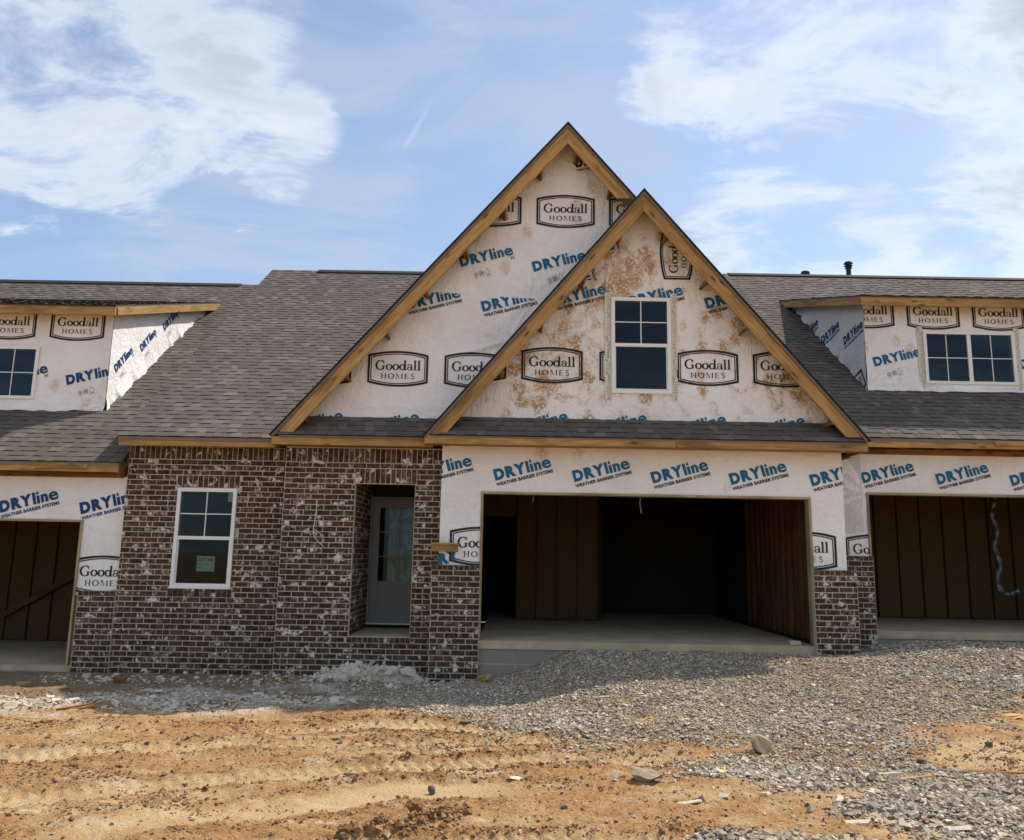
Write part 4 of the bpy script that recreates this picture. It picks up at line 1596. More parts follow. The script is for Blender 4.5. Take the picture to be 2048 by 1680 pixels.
door = dd.build('front_door', MAT['door_paint'], C_)
box('threshold', DX0 - .045, DX1, DY - .05, DY + .1, .60, .622, MAT['vinyl'], C_)
ncol, nrow = 2, 3
for i in range(ncol):
    for j in range(nrow):
        a, b = gx0 + (gx1 - gx0) * i / ncol, gx0 + (gx1 - gx0) * (i + 1) / ncol
        c, d = gz0 + (gz1 - gz0) * j / nrow, gz0 + (gz1 - gz0) * (j + 1) / nrow
        box('pane', a + .008, b - .008, DY + .018, DY + .024, c + .008, d - .008, MAT['glass'], door)
g_ = MB()
g_.box((gx0 + gx1) / 2 - .009, (gx0 + gx1) / 2 + .009, DY + .008, DY + .034, gz0, gz1)
for j in (1, 2):
    zc = gz0 + (gz1 - gz0) * j / 3
    for (a, b) in ((gx0, (gx0 + gx1) / 2 - .009), ((gx0 + gx1) / 2 + .009, gx1)):
        g_.box(a, b, DY + .008, DY + .034, zc - .009, zc + .009)
g_.build('muntin', MAT['door_paint'], door)
# crumpled protective film hanging behind the glass
fs = front_sheet('protective_film', door, DY + .16, [gx0 + .13, gx1 + .05], [gz0 - .05, gz1 + .02],
                 lambda u, v: .05 * fbm(u * 7, v * 4, 4, 61) + radial(u, v, -1.95, 2.3, .07, .8, 3, 7), MAT['film'], cell=.02)
box('hall', DX0 - .5, DX1 + .5, DY + 1.6, DY + 1.65, .5, 2.9, MAT['drywall'], C_)

# window in the brick wall
wA = window(C_, *WIN, 12.372, 'hung', depth=.10, room=(.35, 2.6))

# garage with its house-wrapped header and piers
GH = (-0.424, 4.466, 0.0, 2.662)
hg = lambda u, v: soft(u, v, 3, .004) + radial(u, v, -.42, 2.66, .012, .55, 5, 4) + radial(u, v, 4.46, 2.66, .010, .5, 5, 9) + \
    .006 * np.maximum(0, vnoise(u * .9, v * 22, 12)) * np.exp(-np.abs(v - 2.72) / .06)
wg = front_sheet('house_wrap', C_, 12.0, [-1.043, -.424, 4.466, 4.985], [1.55, 2.662, 3.44], hg, MAT['wrap'], holes=[GH],
                 stain=lambda u, v: .10 + .5 * np.exp(-np.abs(v - 3.40) / .04))
cg = [(-1.043, 0, -1, 0), (4.985, 0, 1, 0), (0, 1.60, 0, -1)]
for u in (-1.426, -.231, .955, 2.135, 3.314, 4.523):
    dryline(wg, u, 2.858, clips=cg, holes=[GH])
goodall(wg, -.418, 1.885, clips=cg, holes=[GH])
goodall(wg, 4.369, 1.901, clips=cg, holes=[GH])
dryline(wg, -1.20, 1.545, clips=cg + [(-.80, 0, 1, 0)], holes=[GH])
garage(C_, -0.424, 4.466, .540, 2.662, 12.0, -.95, 4.66, 18.3, 11.93, -.425, 4.475, True,
       panels=[(.14 + i * .395, .14 + i * .395 + .355, .56, 2.98, 15.9) for i in range(4)] +
              [(-.90 + i * .34, -.90 + i * .34 + .30, 2.52, 2.98, 15.9) for i in range(3)])
box('partition', 1.72, 1.80, 15.98, 18.2, .545, 3.07, MAT['drywall'], C_)
ch = MB()
for (a, b, c, d) in ((-.424, -.10, .22, .42), (-.10, .33, .22, .42), (.33, .76, .22, .42), (-.424, .10, .0, .21), (.11, .54, .0, .21), (.55, 1.0, .0, .21),
                     (.77, 1.2, .22, .42), (-.424, .10, -.2, -.01), (.11, .6, -.2, -.01)):
    box('concrete_block', a + .004, b - .004, 11.955, 12.12, c + .004, d - .004 + .0, MAT['block'], C_)
box('foundation', -.424, 4.475, 11.962, 12.14, -.2, .424, MAT['mortar'], C_)

# garage ceiling wires
MB().tube([(2.09, 12.9, 3.0), (2.095, 12.91, 2.8), (2.08, 12.9, 2.62), (2.10, 12.9, 2.46)], .006, 5).build('hanging_wire', MAT['cable'], C_)
MB().tube([(.36, 12.6, 3.0), (.365, 12.61, 2.8), (.35, 12.6, 2.58)], .004, 5).build('hanging_wire', MAT['cable'], C_)

# small front gable
SG_P, SG_L, SG_R = (1.976, 7.385), (-1.300, 3.468), (5.244, 3.520)
gable_roof_half(C_, *SG_L, *SG_P, 11.60, 12.24, True, 5, 12.0)
gable_roof_half(C_, *SG_R, *SG_P, 11.60, 12.95, False, 5, 12.0)
# big gable behind it
BG_P, BG_L, BG_R = (0.812, 8.620), (-3.615, 3.490), (5.245, 3.420)
gable_roof_half(C_, *BG_L, *BG_P, 11.85, 18.6, True, 7, 12.25)
bg_c = (1.93, BG_P[1] + (BG_R[1] - BG_P[1]) * (1.93 - BG_P[0]) / (BG_R[0] - BG_P[0]))     # where it meets the front gable
gable_roof_half(C_, *bg_c, *BG_P, 11.85, 18.6, False, 2, 12.25)
roof_slab('roof_deck', [(bg_c[0], 12.27, bg_c[1]), (BG_R[0], 12.27, BG_R[1]), (BG_R[0], 18.6, BG_R[1]), (bg_c[0], 18.6, bg_c[1])], .08, MAT['ridge_black'], C_)


def line_z(pe, pp, x):
    return pe[1] + (pp[1] - pe[1]) * (x - pe[0]) / (pp[0] - pe[0])


def roof_clip(pe, pp, off):
    dx, dz = pp[0] - pe[0], pp[1] - pe[1]
    l_ = math.hypot(dx, dz)
    n = (-dz / l_, dx / l_) if dx > 0 else (dz / l_, -dx / l_)
    return (pe[0] - n[0] * off, pe[1] - n[1] * off, n[0], n[1])


SGW = (1.512, 2.432, 4.232, 5.755)
clS = [roof_clip(SG_L, SG_P, .045), roof_clip(SG_R, SG_P, .045)]
hs = lambda u, v: soft(u, v, 21, .005) + radial(u, v, 1.50, 4.30, .014, .55, 6, 2) + radial(u, v, 2.44, 4.30, .014, .55, 6, 5) + \
    .020 * np.maximum(0, vnoise(u * .8, v * 15, 33)) * np.exp(-np.abs(v - 4.02) / .22) + .006 * np.maximum(0, vnoise(u * 1.2, v * 20, 35)) * np.exp(-np.abs(v - 5.95) / .10) + \
    radial(u, v, 4.25, 5.0, .016, .8, 5, 14) + .005 * sstep(v, 6.02, 6.03)
ws = front_sheet('house_wrap', C_, 12.0, [-1.35, SGW[0], SGW[1], 5.25], [3.66, SGW[2], SGW[3], 7.42], hs, MAT['wrap_muddy'], holes=[SGW], clips=clS,
                 stain=lambda u, v: .52 + .42 * np.exp(-(((u - 1.75) / .75) ** 2 + ((v - 6.25) / .75) ** 2)) + .38 * np.exp(-(((u - .5) / 1.1) ** 2 + ((v - 4.9) / 1.1) ** 2))
                 + .16 * np.exp(-(((u - 3.9) / .9) ** 2 + ((v - 4.3) / .5) ** 2)))
kS = dict(clips=clS, holes=[SGW])
for u in (-.575, .601, 1.802, 2.995, 4.165):
    goodall(ws, u, 4.655, **kS)
for u in (.605, 1.800, 3.005):
    dryline(ws, u, 5.60, **kS)
for u in (.0, 1.205, 2.41, 3.61):
    dryline(ws, u + .02, 3.56, **kS)
seamS = [(0, 6.03, 0, -1)]
goodall(ws, 2.545, 6.50, rot=90, scale=.92, clips=clS)
dryline(ws, 1.36, 5.42, rot=104, clips=clS + seamS)
dryline(ws, 1.58, 6.55, rot=104, clips=clS)
window(C_, *SGW, 11.955, 'hung', depth=.10, tape=True)

clB = [roof_clip(BG_L, BG_P, .045), roof_clip(BG_R, BG_P, .045)]
hb = lambda u, v: soft(u, v, 44, .005) + radial(u, v, -.05, 5.10, .030, .75, 7, 3) + radial(u, v, .30, 5.85, .022, .55, 6, 15) + radial(u, v, -.9, 5.8, .010, .5, 7, 18) + \
    .022 * np.maximum(0, vnoise(u * .7, v * 14, 53)) * np.exp(-np.abs(v - 4.0) / .16) + .006 * sstep(v + .055 * (u + 1.42), 5.885, 5.897) + .003 * sstep(v, 6.10, 6.11)
wb = front_sheet('house_wrap', C_, 12.25, [-3.66, .9, 3.1, 5.2], [3.66, 6.1, 8.62], hb, MAT['wrap'], clips=clB, holes=[(.9, 3.1, 3.6, 6.1)],
                 stain=lambda u, v: .20 + .50 * np.exp(-(((u - 1.35) / .75) ** 2 + ((v - 7.4) / .75) ** 2)) + .2 * np.exp(-(((u - .1) / .7) ** 2 + ((v - 6.3) / .35) ** 2)))
lowB = [(-1.42, 5.885, .055, 1)]
for u in (-3.004, -1.803, -.603):
    goodall(wb, u, 4.613, clips=clB)
for u in (-.379, .809, 1.985):
    goodall(wb, u, 7.278, clips=clB)
dryline(wb, -.862, 6.300, sub=False, clips=clB)
dryline(wb, .310, 6.240, sub=False, clips=clB)
dryline(wb, -1.690, 5.575, clips=clB + lowB)
dryline(wb, -.491, 5.560, clips=clB + lowB)
dryline(wb, -3.45, 3.555, clips=clB)
dryline(wb, -2.27, 3.555, clips=clB)
dryline(wb, .975, 8.04, rot=12, mat='ink_black', scale=.8, clips=clB)

# narrow roofs at the foot of the gables
skS = lambda y: line_z(SG_L, SG_P, 0) and (SG_L[0] + (3.49 + (y - 11.57) * .80 + .10 - SG_L[1]) * (SG_P[0] - SG_L[0]) / (SG_P[1] - SG_L[1]))
skS2 = lambda y: SG_R[0] + (3.50 + (y - 11.57) * .80 + .10 - SG_R[1]) * (SG_P[0] - SG_R[0]) / (SG_P[1] - SG_R[1])
skB = lambda y: BG_L[0] + (3.49 + (y - 11.82) * .82 + .10 - BG_L[1]) * (BG_P[0] - BG_L[0]) / (BG_P[1] - BG_L[1])
mainL = (12.06, 3.452, SLOPE, 18.90, lambda y: -5.99, lambda y: min(-1.0, BG_L[0] - .12 + ((3.452 + (y - 12.06) * SLOPE) - BG_L[1] + .45) * (BG_P[0] - BG_L[0]) / (BG_P[1] - BG_L[1])))
mainR = (13.2, 3.452 + 1.14 * SLOPE, SLOPE, 18.90, lambda y: BG_P[0] + (BG_P[1] - (3.452 + (y - 12.06) * SLOPE)) / 1.173 - .15, lambda y: 5.25)
skirtS = (11.565, 3.478, .80, 11.99, skS, skS2)
skirtB = (11.815, 3.478, .82, 12.24, skB, lambda y: -1.12)
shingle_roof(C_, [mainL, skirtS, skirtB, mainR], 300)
roof_slab('roof_deck', [(-1.18, 11.575, 3.470), (5.10, 11.575, 3.470), (4.93, 12.0, 3.805), (-.98, 12.0, 3.805)], .02, MAT['deck_edge'], C_)
roof_slab('roof_deck', [(-3.48, 11.825, 3.470), (-1.1, 11.825, 3.470), (-1.1, 12.25, 3.812), (-3.25, 12.25, 3.812)], .02, MAT['deck_edge'], C_)
roof_slab('roof_deck', [(-5.985, 12.07, 3.445), (-3.45, 12.07, 3.445), (-3.45, 12.35, 3.655), (5.2, 12.35, 3.655), (5.2, 18.90, 8.60), (-5.985, 18.90, 8.60)], .05, MAT['deck_edge'], C_)
roof_slab('roof_deck', [(-5.985, 18.90, 8.60), (5.2, 18.90, 8.60), (5.2, 24.5, 4.4), (-5.985, 24.5, 4.4)], .05, MAT['deck_edge'], C_)
rc = MB()
rc.hexa([(-4.85, 18.72, 8.50), (-.5, 18.72, 8.50), (-.5, 19.08, 8.50), (-4.85, 19.08, 8.50), (-4.85, 18.72, 8.53), (-.5, 18.72, 8.53), (-.5, 18.94, 8.665), (-4.85, 18.94, 8.665)])
rc.build('ridge_vent', MAT['ridge_black'], C_)

# eaves of the middle house
eave(C_, -5.985, -3.60, 12.10, 3.437, 12.39, tails=False, ledger=False)
eave(C_, -3.590, -1.17, 11.87, 3.462, 12.12, tails=False, ledger=False, w=.128)
eave(C_, -1.275, 5.215, 11.60, 3.480, 12.0, joints=(2.4,), tails=False, ledger=False, w=.128)
for (x, ya, yb, z) in ((-3.585, 11.892, 12.11, 3.455), (-1.270, 11.622, 11.90, 3.47), (5.212, 11.622, 12.88, 3.47)):
    board('return_board', (x, ya, z), (x, yb, z), .12, .036, Z1, MAT['pine'], C_)
for (x0, x1, ya, yb, z) in ((-5.97, -3.6, 12.12, 12.385, 3.352), (-3.56, -1.2, 11.89, 12.112, 3.352), (-1.25, 5.19, 11.62, 11.985, 3.375)):
    box('soffit', x0, x1, ya, yb, z, z + .012, MAT['osb'], C_)
# wall closing the middle house at its ends and back
sw = MB()
sw.box(-5.94, -5.86, 12.49, 24.0, -.15, 3.6)
sw.box(4.88, 4.96, 12.14, 24.0, -.15, 3.4)
sw.box(-5.94, 5.10, 24.0, 24.1, -.15, 4.6)
sw.build('side_wall', MAT['osb'], C_)

# lamp cable left hanging out of the porch brick
MB().tube([(-2.925, 12.125, 2.52), (-2.922, 12.095, 2.505), (-2.915, 12.09, 2.38), (-2.925, 12.09, 2.24), (-2.945, 12.09, 2.10), (-2.93, 12.09, 1.99),
           (-2.85, 12.085, 1.90), (-2.775, 12.085, 1.845)], .0055, 5).tube(
    [(-2.935, 12.09, 2.10), (-2.87, 12.085, 2.05), (-2.79, 12.085, 2.0), (-2.775, 12.085, 1.93), (-2.82, 12.08, 1.88)], .0045, 5).build('dangling_cable', MAT['cable'], C_)

# ------------------------------------------------------------------ left house
L_ = thing('townhouse', 'left townhouse, set lowest, with wrapped dormer catching sun on its side wall', 'house', (-9.2, 12.6, -.05), 'unfinished townhouses standing in a row')
brick_field('l', -6.520, -5.953, -0.16, 1.042, 12.39, (), .03)
soldier('l', -6.520, -5.953, 1.042, 1.122, 12.382)
mortar_wall('brick_pier', -6.520, -5.953, -0.16, 1.118, 12.39, L_, depth=.10)
lay_bricks('l', L_, lambda b: 0)
LH = (-11.50, -6.620, -.5, 2.150)
hL = lambda u, v: soft(u, v, 71, .004) + radial(u, v, -6.62, 2.15, .008, .5, 5, 4)
wl = front_sheet('house_wrap', L_, 12.5, [-15.0, -11.5, -6.62, -5.96], [1.05, 2.15, 2.86], hL, MAT['wrap'], holes=[LH], stain=lambda u, v: .06 + 0 * u)
cl_ = [(-5.962, 0, 1, 0)]
for u in (-10.40, -9.15, -7.905, -6.655):
    dryline(wl, u, 2.268, mat='ink_navy', scale=1.045, clips=cl_, holes=[LH])
goodall(wl, -6.215, 1.353, clips=cl_, holes=[LH], scale=1.03)
garage(L_, -11.50, -6.62, .015, 2.150, 12.5, -11.9, -6.2, 18.3, 12.44, -11.5, -6.5, False,
       panels=[(-11.6 + i * .42, -11.6 + i * .42 + .37, .03, 2.5, 15.6) for i in range(11)], roof=3.27)
board('brace', (-9.6, 15.5, .5), (-7.2, 15.5, 1.9), .1, .04, Z1, MAT['stud_wood'], L_)
eave(L_, -15.2, -6.00, 12.20, 3.032, 12.5, joints=(-9.9,), w=.128)
board('nailed_scrap', (-7.27, 12.176, 3.03), (-6.46, 12.176, 3.028), .085, .03, Z1, MAT['pine'], L_)
board('return_board', (-6.02, 12.222, 3.02), (-6.02, 12.50, 3.02), .14, .036, Z1, MAT['pine_dark'], L_)
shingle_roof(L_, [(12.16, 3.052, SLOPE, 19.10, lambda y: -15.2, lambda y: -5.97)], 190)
roof_slab('roof_deck', [(-15.2, 12.17, 3.045), (-6.0, 12.17, 3.045), (-6.0, 19.10, 8.275), (-15.2, 19.10, 8.275)], .05, MAT['deck_edge'], L_)
roof_slab('roof_deck', [(-15.2, 19.10, 8.275), (-6.0, 19.10, 8.275), (-6.0, 24.5, 4.2), (-15.2, 24.5, 4.2)], .05, MAT['deck_edge'], L_)
rv = MB()
rv.hexa([(-15.2, 18.92, 8.17), (-6.80, 18.92, 8.17), (-6.80, 19.28, 8.17), (-15.2, 19.28, 8.17), (-15.2, 18.92, 8.205), (-6.80, 18.92, 8.205), (-6.80, 19.14, 8.335), (-15.2, 19.14, 8.335)])
rv.build('ridge_vent', MAT['ridge_black'], L_)
sw = MB()
sw.box(-15.1, -15.0, 12.55, 24.0, -.15, 3.2)
sw.box(-6.08, -5.99, 12.52, 24.0, -.15, 3.1)
sw.box(-15.1, -5.99, 24.0, 24.1, -.15, 4.5)
sw.build('side_wall', MAT['osb'], L_)

# ------------------------------------------------------------------ right house
R_ = thing('townhouse', 'right townhouse with a double dormer window and two black roof vents', 'house', (9.0, 13.0, .5), 'unfinished townhouses standing in a row')
brick_field('r', 5.05, 5.735, 0.20, 1.770, 12.78, (), .02)
soldier('r', 5.05, 5.735, 1.770, 1.852, 12.772)
mortar_wall('brick_pier', 5.05, 5.735, 0.20, 1.848, 12.78, R_, depth=.10)
lay_bricks('r', R_, lambda b: 0)
RH = (5.740, 10.62, 0.0, 2.828)
hR = lambda u, v: soft(u, v, 81, .004) + radial(u, v, 5.74, 2.83, .012, .6, 6, 4) + radial(u, v, 5.3, 3.55, .012, .6, 6, 6)
wr = front_sheet('house_wrap', R_, 12.9, [5.0, 5.74, 10.62, 14.4], [1.80, 2.828, 3.50], hR, MAT['wrap'], holes=[RH], stain=lambda u, v: .06 + 0 * u)
for u in (5.690, 6.900, 8.098, 9.30):
    dryline(wr, u, 3.004, holes=[RH])
goodall(wr, 5.825, 1.908, holes=[RH], clips=[(0, 1.855, 0, -1)])
front_sheet('wrap_strip', R_, 12.892, [5.05, 5.66], [2.22, 3.50], lambda u, v: soft(u, v, 91, .004) + .012 * np.maximum(0, vnoise(u * 9, v * 1.2, 3)), MAT['wrap_lap'])
garage(R_, 5.740, 10.62, .700, 2.828, 12.9, 5.25, 11.2, 19.0, 12.84, 5.74, 10.7, False,
       panels=[(6.75 + i * .45, 6.75 + i * .45 + .40, .72, 3.2, 15.9) for i in range(8)], roof=3.98)
box('foundation', 5.735, 10.7, 12.86, 13.0, -.1, .582, MAT['block'], R_)
du = [(8.78 + .04 * math.sin(i * .9), 14.6, 3.1 - i * .085) for i in range(22)]
du += [(8.80 + .05 * i, 14.6, 1.26 - .03 * math.sin(i * .7)) for i in range(1, 7)]
MB().tube(du, [.062 + (.010 if i % 2 else -.010) for i in range(len(du))], 10).build('flexible_duct', MAT['duct'], R_)
eave(R_, 5.30, 14.4, 12.50, 3.672, 12.9, joints=(6.30, 9.8), w=.125)
board('nailed_scrap', (7.62, 12.474, 3.672), (8.5, 12.474, 3.67), .075, .03, Z1, MAT['pine'], R_)
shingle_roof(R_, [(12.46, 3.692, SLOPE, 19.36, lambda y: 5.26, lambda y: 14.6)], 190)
roof_slab('roof_deck', [(5.27, 12.47, 3.685), (14.6, 12.47, 3.685), (14.6, 19.36, 8.885), (5.27, 19.36, 8.885)], .05, MAT['deck_edge'], R_)
roof_slab('roof_deck', [(5.27, 19.36, 8.885), (14.6, 19.36, 8.885), (14.6, 24.8, 4.7), (5.27, 24.8, 4.7)], .05, MAT['deck_edge'], R_)
rv = MB()
rv.hexa([(5.4, 19.18, 8.78), (14.6, 19.18, 8.78), (14.6, 19.54, 8.78), (5.4, 19.54, 8.78), (5.4, 19.18, 8.815), (14.6, 19.18, 8.815), (14.6, 19.40, 8.945), (5.4, 19.40, 8.945)])
rv.build('ridge_vent', MAT['ridge_black'], R_)
sw = MB()
sw.box(14.3, 14.4, 12.95, 24.3, -.15, 3.7)
sw.box(5.27, 5.35, 13.0, 24.3, -.15, 3.7)
sw.box(5.27, 14.4, 24.3, 24.4, -.15, 5.0)
sw.build('side_wall', MAT['osb'], R_)
# roof vents behind the ridge
vp = MB().tube([(7.52, 19.75, 8.3), (7.52, 19.75, 9.02)], .062, 12).tube([(7.52, 19.75, 9.00), (7.52, 19.75, 9.02), (7.52, 19.75, 9.12), (7.52, 19.75, 9.14)], [.085, .112, .112, .10], 14)
vp.build('roof_vent', MAT['vent_black'], R_)
vp = MB().tube([(8.645, 19.75, 8.3), (8.645, 19.75, 9.30)], .062, 12)
for (z, r_) in ((9.24, .095), (9.30, .11), (9.37, .12)):
    vp.tube([(8.645, 19.75, z), (8.645, 19.75, z + .012), (8.645, 19.75, z + .022)], [.06, r_, r_ * .9], 14)
vp.tube([(8.645, 19.75, 9.30), (8.645, 19.75, 9.42)], [.07, .085], 12)
vp.build('roof_vent', MAT['vent_black'], R_)


# ------------------------------------------------------------------ dormers (parts of the outer houses)
def dormer(house, xin, xout, sgn, Yw, plane, ztop, slope, win, seed, cut):
    """shed dormer: front wall from xin (the side wall seen) outwards, roof sloping back into the main roof.
    sgn +1: the visible side wall looks towards +x"""
    Y0, Z0 = plane
    zr = lambda y: Z0 + (y - Y0) * SLOPE
    zd = lambda y: ztop + (y - (Yw - .3)) * slope          # top of dormer roof
    yb = (ztop - (Yw - .3) * slope - Z0 + Y0 * SLOPE) / (SLOPE - slope)
    ov = .17
    xe = xin + sgn * ov
    z0 = zr(Yw)
    xa, xb = min(xin, xout), max(xin, xout)
    # front sheet, loose along its foot
    hf = lambda u, v: soft(u, v, seed, .005) + .060 * np.exp(-np.maximum(v - z0, 0) / .18) * (.25 + np.maximum(0, vnoise(u * 5.5, v * 2.5, seed + 3) + .2)) + \
        radial(u, v, xin, z0 + .1, .018, .7, 6, seed)
    rec = front_sheet('house_wrap', house, Yw, sorted({xa, win[0], win[1], xb}), [z0 - .04, win[2], win[3], zd(Yw) - .10], hf, MAT['wrap'], holes=[win], cell=.03,
                      stain=lambda u, v: .12 + .3 * np.exp(-np.abs(u - xin) / .5), edge=lambda A, B: np.where(B < z0 + .03, .05 * vnoise(A * 3, A * 0, seed) + .02, 0))
    # side sheet
    hs_ = lambda u, v: soft(u, v, seed + 9, .004) + .11 * np.exp(-np.maximum(v - zr(u), 0) / .14) * np.maximum(0, vnoise(u * 6 + v * 6, u * 2 - v, seed + 1) + .2)
    l2 = math.hypot(1, SLOPE)
    l3 = math.hypot(1, slope)
    sd = sheet('house_wrap', house, (xin, 0, 0), (0, 1, 0), (0, 0, 1), (sgn, 0, 0), [Yw - .004, yb + .1], [z0 - .05, zd(yb) + .05], hs_, MAT['wrap'], cell=.035,
               clips=[(Y0, Z0 + .012, SLOPE / l2, -1 / l2), (Yw, zd(Yw) - .09, -slope / l3, 1 / l3)], stain=lambda u, v: .03 + 0 * u)
    # roof deck with shingle skin
    xo = xout - sgn * .2
    pts = [(xe, Yw - .3), (xo, Yw - .3), (xo, yb + .3), (xe, yb + .3)]
    if sgn > 0:
        pts = [pts[1], pts[0], pts[3], pts[2]]
    roof_slab('dormer_roof', [(p[0], p[1], zd(p[1])) for p in pts], .035, MAT['deck_edge'], house)
    x0_, x1_ = min(xe, xo), max(xe, xo)
    shingle_roof(house, [(Yw - .33, zd(Yw - .33) + .002, slope, yb + .05, lambda y: x0_ - .01, lambda y: x1_ + .01)], 0)
    # fascia on the front, rake board along the side, tails
    zf = zd(Yw - .3) - .03
    board('fascia_board', (x0_, Yw - .30, zf), (x1_, Yw - .30, zf), .145, .038, Z1, MAT['pine'], house)
    board('rake_board', (xe, Yw - .278, zd(Yw - .278) - .036), (xe, yb - .02, zd(yb - .02) - .036), .13, .038, Z1, MAT['pine'], house)
    x = x0_ + .4
    while x < x1_:
        board('rafter_tail', (x, Yw - .275, zd(Yw - .275) - .05), (x, Yw + .02, zd(Yw + .02) - .05), .09, .038, Z1, MAT['pine_dark'], house)
        x += .61
    box('soffit', x0_ + .02, x1_ - .02, Yw - .275, Yw - .01, zd(Yw - .275) - .055, zd(Yw - .275) - .045, MAT['osb'], house)
    # clip planes kept for the print on the side sheet
    sd['clips'] = [(Y0, Z0 + .012, SLOPE / l2, -1 / l2), (Yw, zd(Yw) - .09, -slope / l3, 1 / l3)]
    return rec, sd


WL = (-9.90, -8.205, 4.262, 5.190)
dl, dls = dormer(L_, -6.99, -12.0, +1, 13.52, (12.16, 3.052), 5.862, .335, WL, 101, None)
window(L_, -9.90, -8.205, 4.262, 5.190, 13.475, 'slider', depth=.09, room=(.3, 1.2))
for u in (-8.80, -7.605):
    goodall(dl, u, 5.590, holes=[WL])
for u in (-8.87, -7.675):
    dryline(dl, u, 4.515, sub=False, mat='ink_navy', rot=14.5, holes=[WL], clips=[(-6.985, 0, 1, 0)])
for (y, z) in ((13.75, 4.80), (14.62, 5.40), (15.50, 6.06)):
    dryline(dls, y, z, sub=False, mat='ink_navy', rot=43, scale=.86, clips=dls['clips'])

WR_ = (7.330, 8.960, 4.895, 5.860)
dr, drs = dormer(R_, 6.293, 11.6, -1, 13.88, (12.46, 3.692), 6.405, .305, WR_, 131, None)
window(R_, 7.330, 8.960, 4.895, 5.860, 13.835, 'slider', depth=.09, tape=True, room=(.3, 1.2))
for u in (6.374, 7.550, 8.730):
    goodall(dr, u, 6.178, holes=[WR_], clips=[(6.30, 0, -1, 0)])
for u in (6.445, 7.75, 9.055):
    dryline(dr, u, 5.185, sub=False, rot=14.5, holes=[WR_])
# on this side wall the print is read from outside, so it runs against y
drs2 = dict(drs)
drs2['U'] = -drs['U']
h_old = drs['h']
drs2['h'] = lambda u, v: h_old(-u, v)
for (y, z) in ((14.72, 5.80), (15.72, 6.10), (16.75, 6.45), (17.6, 6.8)):
    dryline(drs2, -y, z, mat='ink_navy', rot=9, scale=.95)
goodall(drs2, -14.30, 4.86, rot=28, scale=.8)

# ================================================================== LOOSE THINGS
def gz(x, y):
    return float(ground_h(np.array([x]), np.array([y]))[0])


def rock(name, label, cat, x, y, sx, sy, sz, mat, seed, rz=0.0, sink=.18, sub=3, rough=.20, group=None, tilt=0.0, facet=1.0, zoff=0.0):
    bm = bmesh.new()
    bmesh.ops.create_icosphere(bm, subdivisions=sub, radius=.56)
    rg = np.random.default_rng(seed)
    # chop with random planes for broken faces, then add small roughness
    pl = []
    for _ in range(16):
        n = rg.normal(size=3)
        n /= np.linalg.norm(n)
        pl.append((n, rg.uniform(.22, .40)))
    for v in bm.verts:
        p = np.array(v.co)
        for n, d in pl:
            e = p @ n - d
            if e > 0:
                p = p - n * e * facet
        k = 1 + rough * .9 * float(fbm(np.array([p[0] * 5 + p[2] * 3]), np.array([p[1] * 5 + seed]), 4, seed % 20)[0])
        v.co = Vector(p * k)
    me = bpy.data.meshes.new(name)
    bm.to_mesh(me)
    bm.free()
    me.materials.append(MAT[mat])
    z = gz(x, y) + zoff
    M = Matrix.Translation((x, y, z + sz * (.5 - sink))) @ Matrix.Rotation(rz, 4, 'Z') @ Matrix.Rotation(tilt, 4, 'Y') @ Matrix.Diagonal((sx, sy, sz, 1))
    o = link(bpy.data.objects.new(name, me), None, M)
    return tag(o, label, cat, group)


rock('rock', 'largest grey-brown rock lying at the lower edge of the gravel', 'rock', 2.40, 7.88, .27, .22, .26, 'rock', 3, .3, .30)
rock('rock', 'tan slab-like rock with a flat pale top on the orange dirt', 'rock', 1.09, 6.66, .28, .22, .20, 'rock', 8, -.2, .34)
rock('dirt_clod', 'largest red-brown clay clod, standing on the clod bank', 'clod', -.575, 5.64, .17, .14, .13, 'clod', 12, .5, .2, rough=.6)
rock('stone', 'flat brown stone lying alone on the bare dirt at left of centre', 'stone', -1.22, 6.69, .17, .08, .035, 'dark_rock', 15, .1, .25)
rock('stone', 'small dark upright stone on the dirt below the wheel tracks', 'stone', -.545, 6.35, .07, .06, .10, 'dark_rock', 18, .1, .2)
rock('stone', 'thin pale flake of stone right of the small dark stone', 'stone', .065, 6.66, .17, .10, .03, 'rubble', 21, .1, .2, tilt=.15)
rock('stone', 'flat dark stone on dirt just below the shade line', 'stone', -.44, 8.75, .22, .09, .035, 'dark_rock', 24, .3, .2)
rock('stone', 'small rounded stone low in the picture under the tan slab rock', 'stone', .42, 5.95, .07, .06, .04, 'dark_rock', 26, .3, .2)
rock('stone', 'brown pebble below the large clod near the bottom edge', 'stone', -.17, 5.38, .055, .05, .04, 'dark_rock', 29, .3, .2)
rock('stone', 'small pale stone alone in the lower left foreground', 'stone', -2.05, 5.62, .06, .05, .035, 'rubble', 31, .3, .2)
rock('stone', 'olive pebble in the orange dirt between the two gravel patches', 'stone', 2.15, 6.0, .09, .08, .07, 'rock', 33, .3, .2)
rock('stone', 'rusty flat stone at the edge of the sandy patch, right', 'stone', 3.75, 7.6, .14, .09, .05, 'clod', 36, .3, .2)
rock('stone', 'angular grey stone above the sandy patch at far right', 'stone', 4.62, 8.05, .12, .09, .07, 'dark_rock', 38, .3, .2)
rock('stone', 'dark stone beside the upper wheel track, left of centre', 'stone', -1.55, 7.85, .10, .06, .045, 'dark_rock', 41, .3, .2)
rock('stone', 'small grey stone in the gravel spill by the pale board piece', 'stone', 2.95, 6.85, .10, .09, .075, 'dark_rock', 43, .3, .2)

